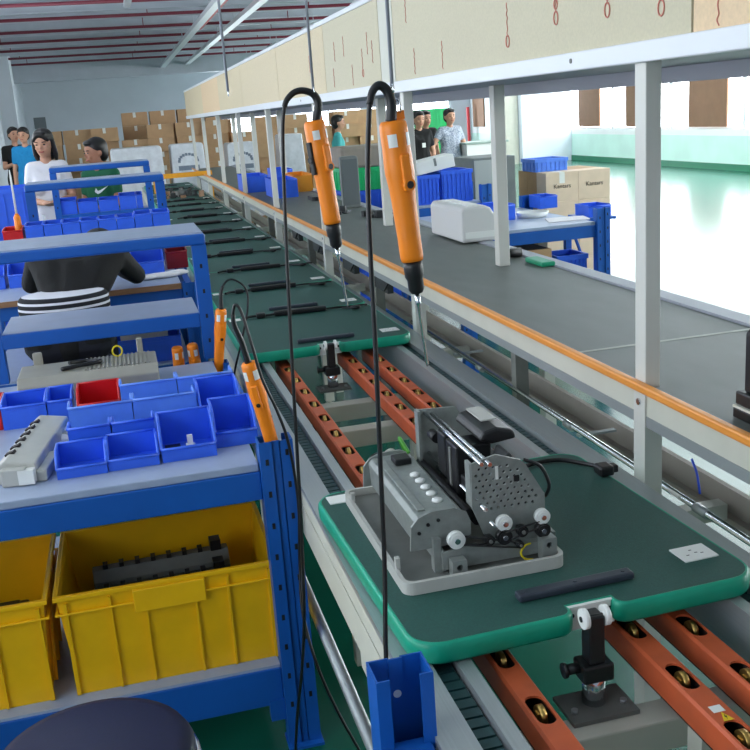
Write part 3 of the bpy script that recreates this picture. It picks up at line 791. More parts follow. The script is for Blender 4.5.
def make_rack(label, loc, W, z_low, z_top, zbase, dep=.38, low_depth=.38):
    t = thing('bench_rack', label, 'rack', loc, group='blue bench racks along the line')
    u = .05
    for x0 in (-W, -u):
        for y0, z1 in ((0, z_top-.045),):
            b = B(); b.box(x0, x0+u, y0, y0+u, zbase, z1, M_blue)
            for k in range(4): b.box(x0+u*.5-.004, x0+u*.5+.004, y0-.0006, y0, zbase+.06+k*.09, zbase+.075+k*.09, M_blk)
            b.obj('upright', M_blue, t, bevel=.003)
    b = B(); b.box(-W, 0, 0, dep, z_top-.045, z_top-.006); b.obj('top_frame', M_blue, t, bevel=.008)
    b = B(); b.box(-W+.008, -.008, .01, dep-.008, z_top-.006, z_top); b.obj('top_shelf', M_lam, t)
    if z_low:
        b = B(); b.box(-W+u, -u, 0, .02, z_low-.05, z_low); b.obj('shelf_beam', M_blue, t, bevel=.003)
        b = B(); b.box(-W+u, -u, dep-.02, dep, z_low-.05, z_low-.006); b.obj('shelf_beam', M_blue, t, bevel=.003)
        b = B(); b.box(-W+u, -u, .02, dep-.02, z_low-.012, z_low); b.obj('shelf', M_lam, t)
    return t
make_rack('two-tier blue rack behind the foreground bins, a worker in black visible through it', (.272, 3.53, 0), .775, .972, 1.258, .802)
# short upright at the near end of the line
t = thing('steel_upright', 'blue steel channel upright in the bottom foreground beside the conveyor rail', 'upright', (.303, 1.24, 0))
b = B(); channel_up(b, -.0425, .0425, .03, -1, .008, .848, slots=False); b.cyl((.0, .0232, .79), (.0, .0218, .79), .0062, M_white, n=16)
b.obj('channel', M_blue, t)
b = B(); b.box(-.034, .034, -.36, -.012, .64, .735); b.obj('beam', M_blue, t, bevel=.004)
b = B(); b.box(-.06, .06, -.05, .05, 0, .008); b.obj('foot_plate', M_blue, t)
b = B(); b.box(-.034, .034, -.40, -.36, 0, .735); b.obj('rear_post', M_blue, t)

# ------------------------------------------------------------------ bins
def make_bin(label, loc, w, d, h, m=M_bin, lip=.45, group='blue part bins on the foreground bench', rotz=0., name='part_bin'):
    t = .003
    prof = [(0, 0), (d, 0), (d, h), (d*.42, h), (d*.10, h*lip+.006), (0, h*lip)]
    b = B()
    for x0 in (-w/2, w/2-t): b.prism(prof, 'x', x0, x0+t)
    b.box(-w/2+t, w/2-t, 0, d, 0, t); b.box(-w/2+t, w/2-t, d-t, d, t, h); b.box(-w/2+t, w/2-t, 0, t, t, h*lip)
    # beads along the rim
    r = .004
    for s in (-1, 1): b.tube([(s*(w/2-.001), d, h), (s*(w/2-.001), d*.42, h), (s*(w/2-.001), d*.10, h*lip+.006), (s*(w/2-.001), 0, h*lip)], r, n=8)
    b.tube([(-w/2, 0, h*lip), (w/2, 0, h*lip)], r, n=8); b.tube([(-w/2, d, h), (w/2, d, h)], r, n=8)
    b.box(-w*.32, w*.32, -.0015, 0, h*lip*.25, h*lip*.85)
    o = b.obj(name, m, None, loc); o.rotation_euler = (0, 0, rotz)
    tag(o, label, 'bin', group)
    return o
zb = .8005
make_bin('blue part bin at the front left of the bench bins, beside the grey slotted part', (-.178, 2.435, zb), .122, .115, .058)
make_bin('blue part bin second from the left in the front row', (-.052, 2.440, zb), .126, .115, .060)
make_bin('tall blue part bin third from left in the front row, small clip inside', (.088, 2.445, zb), .138, .15, .090, lip=.38)
make_bin('tall blue part bin at the right end of the front row, beside the orange driver', (.216, 2.50, zb), .110, .15, .094, lip=.42)
b = B(); b.box(-.012, .012, -.008, .008, 0, .02); b.box(-.007, .007, -.006, .012, .0195, .042)
tag(b.obj('small_clip', M_white, None, (.095, 2.50, .8045)), 'small white clip inside the third bin of the front row', 'clip')
b = B(); b.box(-.02, .02, -.02, .03, 0, .012); tag(b.obj('black_scrap', M_blk, None, (.05, 2.51, .8045)), 'black scrap beside the white clip in the third front bin', 'scrap')
make_bin('blue part bin left, in the row just behind the front bins', (-.157, 2.70, zb), .108, .11, .080, rotz=PI)
make_bin('blue part bin right, in the row just behind the front bins', (-.044, 2.70, zb), .108, .11, .080, rotz=PI)
make_bin('wide pale blue bin left of its pair in the third row', (-.128, 2.875, zb), .172, .13, .094, m=M_bin2, rotz=PI)
make_bin('wide pale blue bin right of its pair in the third row', (.047, 2.875, zb), .172, .13, .094, m=M_bin2, rotz=PI)
make_bin('narrow blue bin between the third row and the orange driver', (.200, 2.72, zb), .115, .15, .10, lip=.5)
make_bin('wide pale blue bin left of its pair in the back row', (.010, 3.06, zb), .165, .13, .094, m=M_bin2, rotz=PI)
make_bin('wide pale blue bin right of its pair in the back row', (.178, 3.06, zb), .165, .13, .094, m=M_bin2, rotz=PI)
make_bin('red part bin with a tan scrap, left of the pale blue back row', (-.138, 2.93, zb), .122, .13, .084, m=M_red, lip=.6, group='red part bins')
b = B(); b.prism([(-.016, 0), (.016, .004), (.006, .03), (-.012, .02)], 'x', -.003, .003); b.xf(list(b.bm.verts), Matrix.Rotation(.6, 4, 'Z'))
tag(b.obj('scrap', mat('tan_card', (206,160,96), .7), None, (-.155, 2.965, .8045)), 'tan card scrap inside the red bin', 'scrap')
make_bin('blue part bin at the left edge of the bench', (-.352, 2.95, zb), .125, .13, .078, lip=.85)
make_bin('blue part bin between the left bin and the red bin', (-.2505, 2.955, zb), .072, .13, .078, lip=.85)
make_bin('red part bin cut by the left edge of the picture', (-.475, 2.96, zb), .115, .13, .078, m=M_red, lip=.8, group='red part bins')

# grey slotted printer part on the bench
t = thing('plastic_part', 'light grey slotted plastic part lying at the bench front left of the bins', 'part', (-.305, 2.65, .8005), rotz=-.16)
b = B(); b.prism([(-.055, 0), (-.058, .035), (-.025, .060), (.05, .050), (.055, 0)], 'y', -.20, .20); b.box(.05, .075, -.20, -.05, 0, .03); b.box(.05, .085, -.02, .06, 0, .022); b.box(.05, .07, .10, .2, 0, .03)
b.box(-.03, .03, -.222, -.198, 0, .045); b.obj('body', M_gplast, t, bevel=.004)
for k in range(6):
    b = B(); b.box(-.036, -.012, -.14+.052*k, -.118+.052*k, .050, .0615, rot=Matrix.Rotation(-.35, 3, 'Y')); b.obj('slot', M_dark, t)
b = B(); b.box(.012, .05, -.224, -.2, .004, .04); b.obj('end_clip', M_white, t)
b = B(); b.ball((0, 0, .015), .025, sc=(1.1, 1, .6)); b.ball((.012, .04, .018), .026, sc=(.8, 1.2, .7)); b.ball((-.01, .08, .02), .025, sc=(1, 1.2, .8))
tag(b.obj('cloth', M_whitecl, None, (-.243, 2.74, .7985)), 'crumpled white cloth between the grey part and the blue bins', 'cloth')
# long grey ribbed cover behind the bins
t = thing('long_cover', 'long grey ribbed printer cover lying behind the blue bins', 'part', (-.18, 3.30, .8005))
b = B(); b.prism([(-.11, 0), (-.115, .06), (-.08, .085), (.10, .085), (.115, .05), (.11, 0)], 'x', -.21, .23); 
b.box(-.17, -.14, .095, .115, .08, .125); b.box(.17, .19, .095, .115, .08, .135); b.obj('body', mat('grey_beige_cover', (152,150,140), .5, noise=.05, nscale=20), t, bevel=.005)
b = B()
for k in range(16): b.box(.0+.0135*k, .006+.0135*k, -.075, .09, .0851, .089)
b.obj('ribs', MATS['grey_beige_cover'], t)
b = B()
for k in range(6): b.box(-.17+.02*k, -.158+.02*k, -.1165, -.111, .01, .05)
b.obj('vents', M_blk, t)
b = B(); b.tube(spline([(-.05, -.02, .09), (-.07, -.05, .094), (-.02, -.04, .096), (.05, -.01, .096), (.0, .03, .094), (-.05, .0, .1)], 6), .007, n=8); b.obj('cable', M_cord, t)
b = B(); b.tube([(.105+.016*math.cos(a), .07, .105+.018*math.sin(a)) for a in [2*PI*k/14 for k in range(14)]], .003, n=6, closed=True); b.obj('ring', M_wyel, t)

# ------------------------------------------------------------------ yellow crates on the lower shelf
def make_crate(label, loc, W=.548, D=.42, H=.284):
    t = thing('plastic_crate', label, 'crate', loc, group='yellow crates on the bench shelf')
    b = B(); w = .004; tp = .022
    def ring(z, off):
        k = tp*(1-z/H)
        return [(-W/2+k+off, k*.6+off, z), (W/2-k-off, k*.6+off, z), (W/2-k-off, D-k*.6-off, z), (-W/2+k+off, D-k*.6-off, z)]
    seq = [ring(0, 0), ring(H, 0), ring(H, w), ring(w, w)]
    R = [[b.bm.verts.new(p) for p in r] for r in seq]
    for A, C in zip(R, R[1:]):
        for i in range(4): b.bm.faces.new((A[i], A[(i+1) % 4], C[(i+1) % 4], C[i]))
    b.bm.faces.new(R[0][::-1]); b.bm.faces.new(R[-1])
    tub = b.obj('tub', M_yel, t)
    b = B(); e = .008
    for z0, z1 in ((H-.012, H), (H-.052, H-.046)):
        b.box(-W/2-e, W/2+e, -e, .0, z0, z1); b.box(-W/2-e, W/2+e, D, D+e, z0, z1); b.box(-W/2-e, -W/2, 0, D, z0, z1); b.box(W/2, W/2+e, 0, D, z0, z1)
    b.obj('rim', M_yel, tub, bevel=.002)
    b = B(); b.box(-W*.165, W*.165, -.013, -.0, H-.075, H-.012); b.obj('handle', M_yel, tub, bevel=.003)
    def rib(x, y0, y1, z0, z1):
        q = B(); q.box(x-.003, x+.003, y0, y1, z0, z1); q.obj('rib', M_yel, tub)
    for fx in (-.27, -.115, .115, .27): 
        q = B(); x = W*fx*1.0
        q.prism([(-.007, H-.02), (.0, H-.02), (.014, .003), (.004, .003)], 'x', x-.003, x+.003); q.obj('rib', M_yel, tub)
    for s in (-1, 1):
        q = B(); q.prism([(-.007, H-.02), (.0, H-.02), (.014, .003), (.004, .003)], 'x', s*(W/2-.018)-.005, s*(W/2-.018)+.005); q.obj('rib', M_yel, tub)
        for k in range(3):
            q = B(); y = D*(.25+.25*k); q.prism([(s*(W/2+.007), H-.02), (s*(W/2), H-.02), (s*(W/2-tp+.001), .003), (s*(W/2-tp+.012), .003)], 'y', y-.003, y+.003); q.obj('rib', M_yel, tub)
    return t
ZS = .2385
make_crate('yellow crate with dark rail parts inside, right one under the bench', (-.008, 2.365, ZS))
make_crate('yellow crate holding a black block, left one cut by the picture edge', (-.585, 2.365, ZS))
for i, (y, z, m, lab) in enumerate(((.17, .006, M_gdark, 'long grey rail part at the front of the right yellow crate'), (.24, .006, mat('dark_rail', (58,58,56), .55, noise=.15, nscale=40), 'long dark rail part in the middle of the right yellow crate'), (.31, .006, M_gdark, 'long grey rail part at the back of the right yellow crate'))):
    t = thing('rail_part', lab, 'part', (-.02, 2.365+y, ZS+z-.0005), rotz=.03, group='rail parts in the yellow crate')
    H_ = .13+.035*i
    b = B(); b.prism([(-.03, 0), (-.03, H_-.03), (-.012, H_), (.022, H_), (.03, H_-.05), (.03, 0)], 'x', -.19, .19); b.obj('body', m, t, bevel=.003)
    for k in range(7):
        b = B(); b.box(-.16+.044*k, -.147+.044*k, -.014, .014, H_, H_+.012); b.obj('stud', M_blk, t)
    b = B(); b.box(.14, .17, -.02, .02, H_, H_+.03); b.obj('end_stud', M_blk, t)
b = B(); b.box(-.2, .2, -.1, .1, 0, .15, bev=.008); b.box(-.18, .18, -.07, .07, .15, .165, bev=.004)
tag(b.obj('black_block', M_blk, None, (-.585, 2.57, ZS+.0045)), 'black plastic block inside the left yellow crate', 'part')

# ------------------------------------------------------------------ stools
def make_stool(label, loc, h=.55, r=.18):
    t = thing('stool', label, 'stool', loc, group='round navy stools')
    b = B(); b.lathe([(r*.9, h-.055), (r-.004, h-.05), (r, h-.035), (r, h-.02), (r-.008, h-.006), (r-.03, h), (.02, h+.002)], n=40); b.obj('cushion', M_navy, t)
    b = B(); b.tube([((r+.002)*math.cos(a), (r+.002)*math.sin(a), h-.046) for a in [2*PI*k/40 for k in range(40)]], .007, n=8, closed=True); b.tube([((r+.001)*math.cos(a), (r+.001)*math.sin(a), h-.062) for a in [2*PI*k/40 for k in range(40)]], .006, n=8, closed=True); b.obj('rim_ring', M_chrome, t)
    b = B(); b.lathe([(.06, h-.09), (r*.85, h-.066), (r*.85, h-.056)], n=30); b.obj('seat_pan', M_blk, t)
    for k in range(4):
        a = PI/4+k*PI/2; b = B(); b.tube([(.06*math.cos(a), .06*math.sin(a), h-.085), (.17*math.cos(a), .17*math.sin(a), .25), (.20*math.cos(a), .20*math.sin(a), .012)], .0095, n=10); b.ball((.20*math.cos(a), .20*math.sin(a), .012), .014, M_blk) ; b.mats = [M_chrome, M_blk] if False else b.mats
        b.obj('leg', M_chrome, t)
    b = B(); b.tube([(.172*math.cos(a), .172*math.sin(a), .24) for a in [2*PI*k/36 for k in range(36)]], .008, n=8, closed=True); b.obj('foot_ring', M_chrome, t)
    return t
s0 = make_stool('round navy stool in the bottom left foreground before the yellow crates', (-.175, 1.625, 0), h=.565)

# ------------------------------------------------------------------ electric screwdrivers
def make_driver(label, top, bot_dir, spin, cord=None, hook=False, lever=True, bit=True, relief=None, length=.235, bl=.085):
    d = V(bot_dir).normalized()
    t = thing('electric_screwdriver', label, 'screwdriver', top, group='orange electric screwdrivers')
    q = V((0, 0, -1)).rotation_difference(d)
    M = q.to_matrix().to_4x4() @ Matrix.Rotation(spin, 4, 'Z')
    t.rotation_euler = M.to_euler()
    Mi = (Matrix.Translation(top) @ M).inverted()
    k = length/.235
    b = B(); b.lathe([(.006, .0), (.0165, 0), (.0195, -.004), (.0205, -.012), (.0205, -.045*k), (.0212, -.060*k), (.0215, -.085*k), (.0195, -.105*k), (.0182, -.13*k), (.0172, -.19*k), (.0172, -.228*k), (.0160, -.235*k), (.004, -.235*k)], n=28)
    b.box(-.008, .008, -.0245, -.015, -.115*k, -.055*k, bev=.003); b.cyl((0, -.0255, -.105*k), (0, -.016, -.105*k), .009, n=16)
    body = b.obj('body', M_orange, t)
    b = B(); b.cyl((0, -.0262, -.105*k), (0, -.0252, -.105*k), .0055, n=14); b.cyl((.0175, .004, -.15*k), (.0182, .004, -.15*k), .003, n=10); b.obj('button', M_blk, body)
    for a0, a1 in ((-2.6, -1.95), (-1.2, -.45)):
        b = B(); r = .0209; n = 7
        for i in range(n):
            p = [a0+(a1-a0)*i/n, a0+(a1-a0)*(i+1)/n]
            vs = [b.bm.verts.new((r*math.cos(a), r*math.sin(a), z)) for a, z in ((p[0], -.018), (p[1], -.018), (p[1], -.042*k), (p[0], -.042*k))]
            b.bm.faces.new(vs)
        b.obj('sticker', M_white, body)
    if lever:
        b = B(); b.box(-.0255, -.019, -.006, .006, -.118*k, -.045*k, bev=.002); b.cyl((-.028, 0, -.085*k), (-.02, 0, -.085*k), .006, n=12); b.obj('lever', M_blk, body)
    b = B(); b.lathe([(.0135, -.235*k), (.0145, -.245*k), (.0145, -.262*k), (.012, -.268*k), (.012, -.285*k), (.0085, -.292*k), (.004, -.293*k)], n=20); b.obj('chuck', M_blk, t)
    if bit:
        b = B(); b.lathe([(.0042, -.293*k), (.0042, -.312*k), (.0027, -.316*k), (.0024, -.293*k-bl), (.0012, -.293*k-bl-.004)], n=10); b.obj('bit', M_chrome, t)
    if hook:
        b = B(); b.box(-.007+.012, .007+.012, -.004, .004, 0, .012, M_orange); b.tube([(.012, .008*math.cos(a), .018+.010*math.sin(a)) for a in [2*PI*i/14 for i in range(14)]], .0016, M_chrome, n=6, closed=True); b.obj('hanging_tab', M_orange, t)
    if cord:
        w = [Mi @ V(p) for p in cord]
        pts = spline(w, 8)
        nrel = 26 if relief is None else relief
        b = B(); b.tube(pts[:nrel], [.0085-.0035*i/nrel for i in range(nrel)], n=10); b.obj('strain_relief', M_blk, t)
        b = B(); b.tube(pts, .0038, n=8); b.obj('cord', M_cord, t)
    return t
def cam_at(x, y, Y): return None
make_driver('orange electric screwdriver hanging nearest, over the printer mechanism', (.389, 1.40, 1.613), (.020, 0, -.235), .25,
    cord=[(.387, 1.40, 1.612), (.389, 1.40, 1.637), (.383, 1.40, 1.656), (.371, 1.40, 1.662), (.360, 1.40, 1.648), (.354, 1.40, 1.610), (.347, 1.40, 1.533), (.343, 1.40, 1.418), (.341, 1.40, 1.298), (.336, 1.40, 1.125), (.328, 1.39, .941), (.312, 1.36, .79), (.302, 1.33, .62), (.30, 1.33, .35), (.31, 1.36, .02)], hook=True, lever=False, relief=36, length=.203, bl=.11)
make_driver('orange electric screwdriver with a black lever, hanging farther along the line', (.374, 1.90, 1.618), (.024, 0, -.235), .5,
    cord=[(.378, 1.90, 1.617), (.385, 1.90, 1.646), (.377, 1.90, 1.666), (.354, 1.90, 1.674), (.333, 1.90, 1.666), (.319, 1.90, 1.641), (.310, 1.90, 1.567), (.299, 1.90, 1.373), (.290, 1.90, 1.169), (.282, 1.90, .954), (.276, 1.90, .797), (.268, 1.92, .60), (.262, 2.0, .42), (.25, 2.1, .22), (.24, 2.18, .015)], hook=True, relief=40, length=.197, bl=.115)
make_driver('orange electric screwdriver slotted into the foreground bench upright beside the bins', (.250, 2.337, 1.060), (.036, .008, -.205), -.3,
    cord=[(.249, 2.337, 1.06), (.238, 2.335, 1.115), (.224, 2.332, 1.165), (.230, 2.328, 1.205), (.243, 2.32, 1.19), (.258, 2.30, 1.11), (.274, 2.295, 1.025), (.302, 2.292, .94), (.322, 2.29, .85), (.331, 2.288, .70), (.32, 2.287, .54), (.31, 2.25, .42), (.325, 2.2, .30), (.365, 2.2, .16), (.42, 2.2, .012)], relief=20, lever=False, bit=False)
make_driver('orange electric screwdriver standing in the rear upright of the foreground bench', (.296, 3.49, .985), (-.028, .005, -.19), .2,
    cord=[(.297, 3.49, .984), (.304, 3.49, 1.05), (.33, 3.49, 1.085), (.361, 3.49, 1.08), (.392, 3.49, 1.045), (.39, 3.49, .976), (.355, 3.50, .85), (.316, 3.53, .70), (.31, 3.54, .45), (.30, 3.56, .012)], relief=12, lever=False, bit=False)
make_driver('orange electric screwdriver behind the back bins, left of the pair', (.130, 3.565, .852), (0, .02, -.2), .4, bit=True, cord=None, lever=False)
make_driver('orange electric screwdriver behind the back bins, right of the pair', (.184, 3.565, .856), (0.01, .02, -.2), -.3, bit=True, cord=None, lever=False)
b = B(); b.box(.095, .22, 3.527, 3.535, .60, .70, M_blk); b.box(.095, .22, 3.527, 3.61, .60, .605, M_blk)
tag(b.obj('tool_holder', M_blk), 'black holder at the bench\'s rear edge carrying the pair of orange drivers', 'holder')
# hanging rods and the ceiling rail that carries the tools
for (x, y, z, lab) in ((.392, 1.40, 1.648, 'thin grey rod hanging above the nearest orange screwdriver'), (.378, 1.90, 1.664, 'thin grey rod hanging above the screwdriver with a black lever'), (.356, 3.1, 1.70, 'thin grey rod hanging over the line, farthest of the three')):
    t = thing('hanging_rod', lab, 'rod', (x, y, 0), group='grey hanging rods')
    b = B(); b.cyl((.0, 0, z+.012), (.0, 0, 3.0), .0026 if y < 3 else .004, n=10); b.obj('rod', M_under, t)
    b = B(); b.tube([(.0, .006*math.cos(a), z+.008+.008*math.sin(a)) for a in [2*PI*i/12 for i in range(12)]], .0015, n=6, closed=True); b.obj('hook', M_chrome, t)
t = thing('tool_rail', 'steel rail above the line from which the tool rods hang', 'rail', (.37, .8, 3.0))
b = B(); b.box(-.03, .05, 0, 12, 0, .04); b.obj('rail', M_beam, t)
for y in (.3, 3., 6., 9., 11.8):
    b = B(); b.cyl((.01, y, .04), (.01, y, ZC-3.0-.001), .01, n=8); b.obj('hanger', M_beam, t)
#PART4
# ------------------------------------------------------------------ benches and racks farther down the line
make_bench('blue workbench with a wood front edge, where the worker in black sits', (.33, 5.0, 0), .98, W=1.15, zt=.86, zlow=.46, legz=.862)
b = B(); b.box(-.8, .24, 4.985, 4.997, .835, .862); tag(b.obj('edge_board', M_wood), 'brown wooden edge board along the front of the worker\'s bench', 'board')
r2 = make_rack('blue rack with a row of blue bins in front, middle distance on the left', (.252, 5.74, 0), .745, 1.13, 1.372, .8625, dep=.24)
b = B(); b.box(-.86, .035, -.19, -.002, 1.045, 1.053); b.box(-.86, .035, -.19, -.185, 1.053, 1.06); b.obj('bin_ledge', M_blue, r2)
b = B(); b.box(-.80, -.77, -.12, -.002, .8625, 1.045); b.obj('ledge_bracket', M_blue, r2)
for i in range(8):
    make_bin('small blue bin, %s from the left in the row along the middle-distance rack' % ORD[i], (-.46+.095*i, 5.56, 1.0535), .091, .16, .115 if i < 6 else .125, lip=.93, group='row of blue bins on the rack')
make_bin('red bin of sticks left of the row of blue bins', (-.57, 5.56, 1.0535), .10, .16, .10, m=M_red, lip=.9, group='red part bins')
t = thing('soldering_brush', 'upright white stick with an orange handle standing in the red bin', 'brush', (-.545, 5.66, 1.057))
b = B(); b.lathe([(.016, 0), (.02, .06), (.018, .15), (.008, .17)], n=14); b.obj('handle', M_orange, t)
b = B(); b.lathe([(.006, .17), (.005, .36), (.002, .40)], n=10); b.obj('stick', M_white, t)
make_bin('blue bin on the worker\'s bench to the right of the black jacket', (.10, 5.46, .8605), .17, .18, .11, lip=.55, group='bins on the worker\'s bench')
make_bin('dark red bin on the worker\'s bench at the right end', (.262, 5.55, .8605), .115, .18, .10, m=mat('dark_red_plastic', (130,16,34), .4), lip=.9, group='bins on the worker\'s bench')
make_bin('blue bin on the worker\'s bench at the left edge of the picture', (-.72, 5.44, .8605), .17, .18, .11, lip=.6, group='bins on the worker\'s bench')
make_bin('blue bin on the worker\'s bench just left of the black jacket', (-.53, 5.44, .8605), .17, .18, .11, lip=.6, group='bins on the worker\'s bench')
b = B(); b.ball((0, 0, .012), .05, sc=(2., 1, .3)); b.ball((.08, .03, .014), .05, sc=(1.3, .8, .32)); b.ball((-.07, -.02, .012), .04, sc=(1.4, 1, .3))
tag(b.obj('white_cloth', M_whitecl, None, (.16, 5.26, .8605)), 'crumpled white cloth on the worker\'s bench below the blue bin', 'cloth')
make_bin('long blue bin on the shelf under the worker\'s bench', (.0, 5.06, .4605), .42, .3, .14, lip=.9, group='bins on the worker\'s bench')
b = B(); b.box(-.09, .15, -.06, .06, 0, .19); tag(b.obj('pale_parts', M_gplast, None, (.0, 5.2, .466)), 'pale plastic part standing in the long blue bin under the bench', 'part')

make_bench('blue workbench in the distance where the woman in white stands', (.35, 7.3, 0), 1.0, W=1.25, zt=.90, legz=.902)
r3 = make_rack('farthest blue rack, in front of the woman in white', (.262, 8.2, 0), .765, 1.0, 1.372, .9025, dep=.3)
for i, (x, w_, h_) in enumerate(((-.40, .13, .12), (-.25, .15, .10), (-.09, .15, .10), (.06, .13, .12), (.152, .046, .12))):
    make_bin('blue bin, %s from the left on the low shelf of the farthest rack' % ORD[i], (x, 8.225, 1.0005), w_, .18, h_, lip=.85, group='blue bins on the distant bench')
t = thing('clear_tray', 'clear plastic tray of parts on the distant bench', 'tray', (-.24, 7.5, .9005))
b = B(); b.box(-.19, .19, -.12, .12, 0, .004); b.box(-.19, .19, -.12, -.117, .004, .08); b.box(-.19, .19, .117, .12, .004, .08); b.box(-.19, -.187, -.117, .117, .004, .08); b.box(.187, .19, -.117, .117, .004, .08); b.obj('tray', M_clear, t, bevel=.002)
for k in range(4):
    b = B(); b.cyl((-.15+.02*k, -.06+.04*k, .02+.012*k), (.15-.02*k, -.05+.03*k, .02+.012*k), .012, n=10); b.obj('part', M_steel, t)
b = B(); b.lathe([(.028, 0), (.03, .10), (.012, .125), (.012, .15)], n=16, m=M_white); b.lathe([(.0305, .03), (.0308, .08)], n=16, m=mat('orange_label', (230,90,30), .5)); tag(b.obj('bottle', M_white, None, (-.56, 7.75, .9005)), 'small white bottle with an orange label on the distant bench', 'bottle')
b = B(); b.lathe([(.045, 0), (.045, .10), (.015, .10), (.015, .098)], n=18); tag(b.obj('tissue_roll', M_whitecl, None, (.08, 7.72, .9005)), 'white paper roll standing on the distant bench', 'roll')
b = B(); b.box(-.05, .05, -.04, .04, 0, .02, bev=.004); tag(b.obj('yellow_block', M_yelp, None, (.0, 7.62, .9005)), 'little yellow block on the distant bench beside the paper roll', 'block')
def make_crate2(name, label, loc, W, D, H, m, group, rotz=0.):
    t = thing(name, label, 'crate', loc, rotz=rotz, group=group)
    b = B(); w = .006
    b.box(-W/2, W/2, 0, D, 0, w); b.box(-W/2, W/2, 0, w, w, H); b.box(-W/2, W/2, D-w, D, w, H); b.box(-W/2, -W/2+w, w, D-w, w, H); b.box(W/2-w, W/2, w, D-w, w, H); tub = b.obj('tub', m, t)
    b = B(); e = .008
    b.box(-W/2-e, W/2+e, -e, 0, H-.03, H); b.box(-W/2-e, W/2+e, D, D+e, H-.03, H); b.box(-W/2-e, -W/2, 0, D, H-.03, H); b.box(W/2, W/2+e, 0, D, H-.03, H); b.obj('rim', m, tub)
    n = 7
    for k in range(n):
        b = B(); x = -W/2+W*(k+.5)/n; b.box(x-.005, x+.005, -.007, 0, .005, H-.03); b.obj('rib', m, tub)
    for k in range(4):
        b = B(); y = D*(k+.5)/4; b.box(-W/2-.007, -W/2, y-.005, y+.005, .005, H-.03); b.obj('rib', m, tub)
    return t
for k in range(4):
    make_crate2('blue_crate', 'blue crate by the left picture edge, %s from the floor in its stack' % ORD[k], (-.80, 7.0, .325*k), .42, .5, .32, M_bin, 'blue crates stacked at left')

# ------------------------------------------------------------------ goods on the belt and behind it
t = thing('printer_housing', 'pale grey rounded printer housing standing on the belt before the blue table', 'printer', (1.69, 4.55, .9735))
b = B(); prof = [(0, 0), (0, .15), (.03, .172), (.30, .172), (.36, .16), (.42, .12), (.45, .06), (.45, 0)]
b.prism([(-.11+x*.42, z) for x, z in prof], 'y', 0, .5); b.obj('shell', mat('pale_grey_housing', (214,214,212), .45), t, bevel=.012)
b = B(); b.box(-.095, .06, -.004, -.0005, .02, .05); b.box(-.06, .0, .05, .4, .172, .176); b.obj('panel_line', M_white, t)
t = thing('test_fixture', 'black test fixture with a white dial on the belt at the right picture edge', 'fixture', (1.295, 1.595, .9667))
b = B(); b.box(-.13, .2, -.10, .12, 0, .022, bev=.003); b.obj('base_plate', M_blk, t)
b = B(); b.box(-.13, .2, -.10, .12, .022, .027); b.obj('base_layer', M_cream, t)
b = B(); b.box(-.125, .2, -.095, .12, .027, .056, bev=.004); b.obj('upper_base', M_blk, t)
b = B(); b.prism([(-.115, .056), (-.115, .178), (-.10, .195), (.15, .195), (.15, .056)], 'y', -.0, .105); b.obj('tower', M_blk, t, bevel=.004)
b = B(); b.cyl((-.088, -.006, .120), (-.088, -.0005, .120), .017, n=24); b.obj('dial', M_white, t)
b = B(); b.cyl((-.088, -.012, .120), (-.088, -.006, .120), .006, n=14); b.obj('dial_hub', M_dgrey, t)
b = B(); b.cyl((-.08, .06, .195), (-.08, .06, .24), .006, n=12); b.ball((-.08, .06, .248), .012); b.obj('knob', M_chrome, t)
t = thing('upright_cover', 'tall dark grey cover standing on the belt behind the far hanging driver', 'cover', (1.60, 6.95, .9667))
b = B(); b.prism(rrect(-.07, .06, 0, .36, .02), 'y', 0, .05); b.obj('panel', M_dgrey, t, bevel=.004)
b = B(); b.box(-.06, .05, -.006, -.0005, .02, .34); b.obj('face_sheet', mat('mid_grey_panel', (96,104,104), .5), t)
for k, (x, y, w_, m, lab) in enumerate(((1.24, 9.3, .22, M_bin, 'blue bin far along the belt, left of the orange bin'), (1.36, 8.35, .2, M_bin, 'blue bin far along the belt, nearest of the far bins'), (1.60, 8.85, .17, mat('orange_bin_plastic', (240,150,40), .4), 'orange bin far along the belt'), (1.62, 10.0, .18, M_bin, 'blue bin far along the belt, behind the orange bin'))):
    make_bin(lab, (x, y, .9667), w_, .5, .15, m=m, lip=.95, group='bins far along the belt')
b = B(); b.prism(rrect(-.09, .09, -.12, .12, .03), 'z', 0, .03); tag(b.obj('flat_part', M_blk, None, (1.56, 7.9, .9667)), 'flat black part lying on the belt in front of the orange bin', 'part')
def clutter(x, y, lab, n=7):
    b = B()
    for k in range(n):
        px, py = random.uniform(-.08, .08), random.uniform(-.1, .1); b.box(px-.02, px+.02, py-.012, py+.012, 0, .02+.03*random.random(), rot=Matrix.Rotation(random.random()*3, 3, 'Z'))
    b.tube(spline([(-.1, -.08, .008), (-.03, .05, .03), (.05, -.04, .008), (.11, .06, .008)], 6), .007)
    tag(b.obj('cable_bundle', M_pcb, None, (x, y, .9667)), lab, 'cables')
clutter(1.40, 6.6, 'dark cable bundle on the belt left of the tall grey cover')
clutter(1.60, 6.2, 'dark cable bundle on the belt right of the tall grey cover', 9)
b = B(); b.cyl((-.05, 0, .02), (.05, 0, .02), .02, M_blk); tag(b.obj('black_roll', M_blk, None, (1.61, 4.02, .9667)), 'small black roll at the far edge of the belt', 'roll')
b = B(); b.box(-.03, .03, -.09, .09, 0, .02, bev=.006); tag(b.obj('green_part', mat('green_part_plastic', (24,150,110), .4), None, (1.645, 3.78, .9667)), 'small green part at the far edge of the belt', 'part')

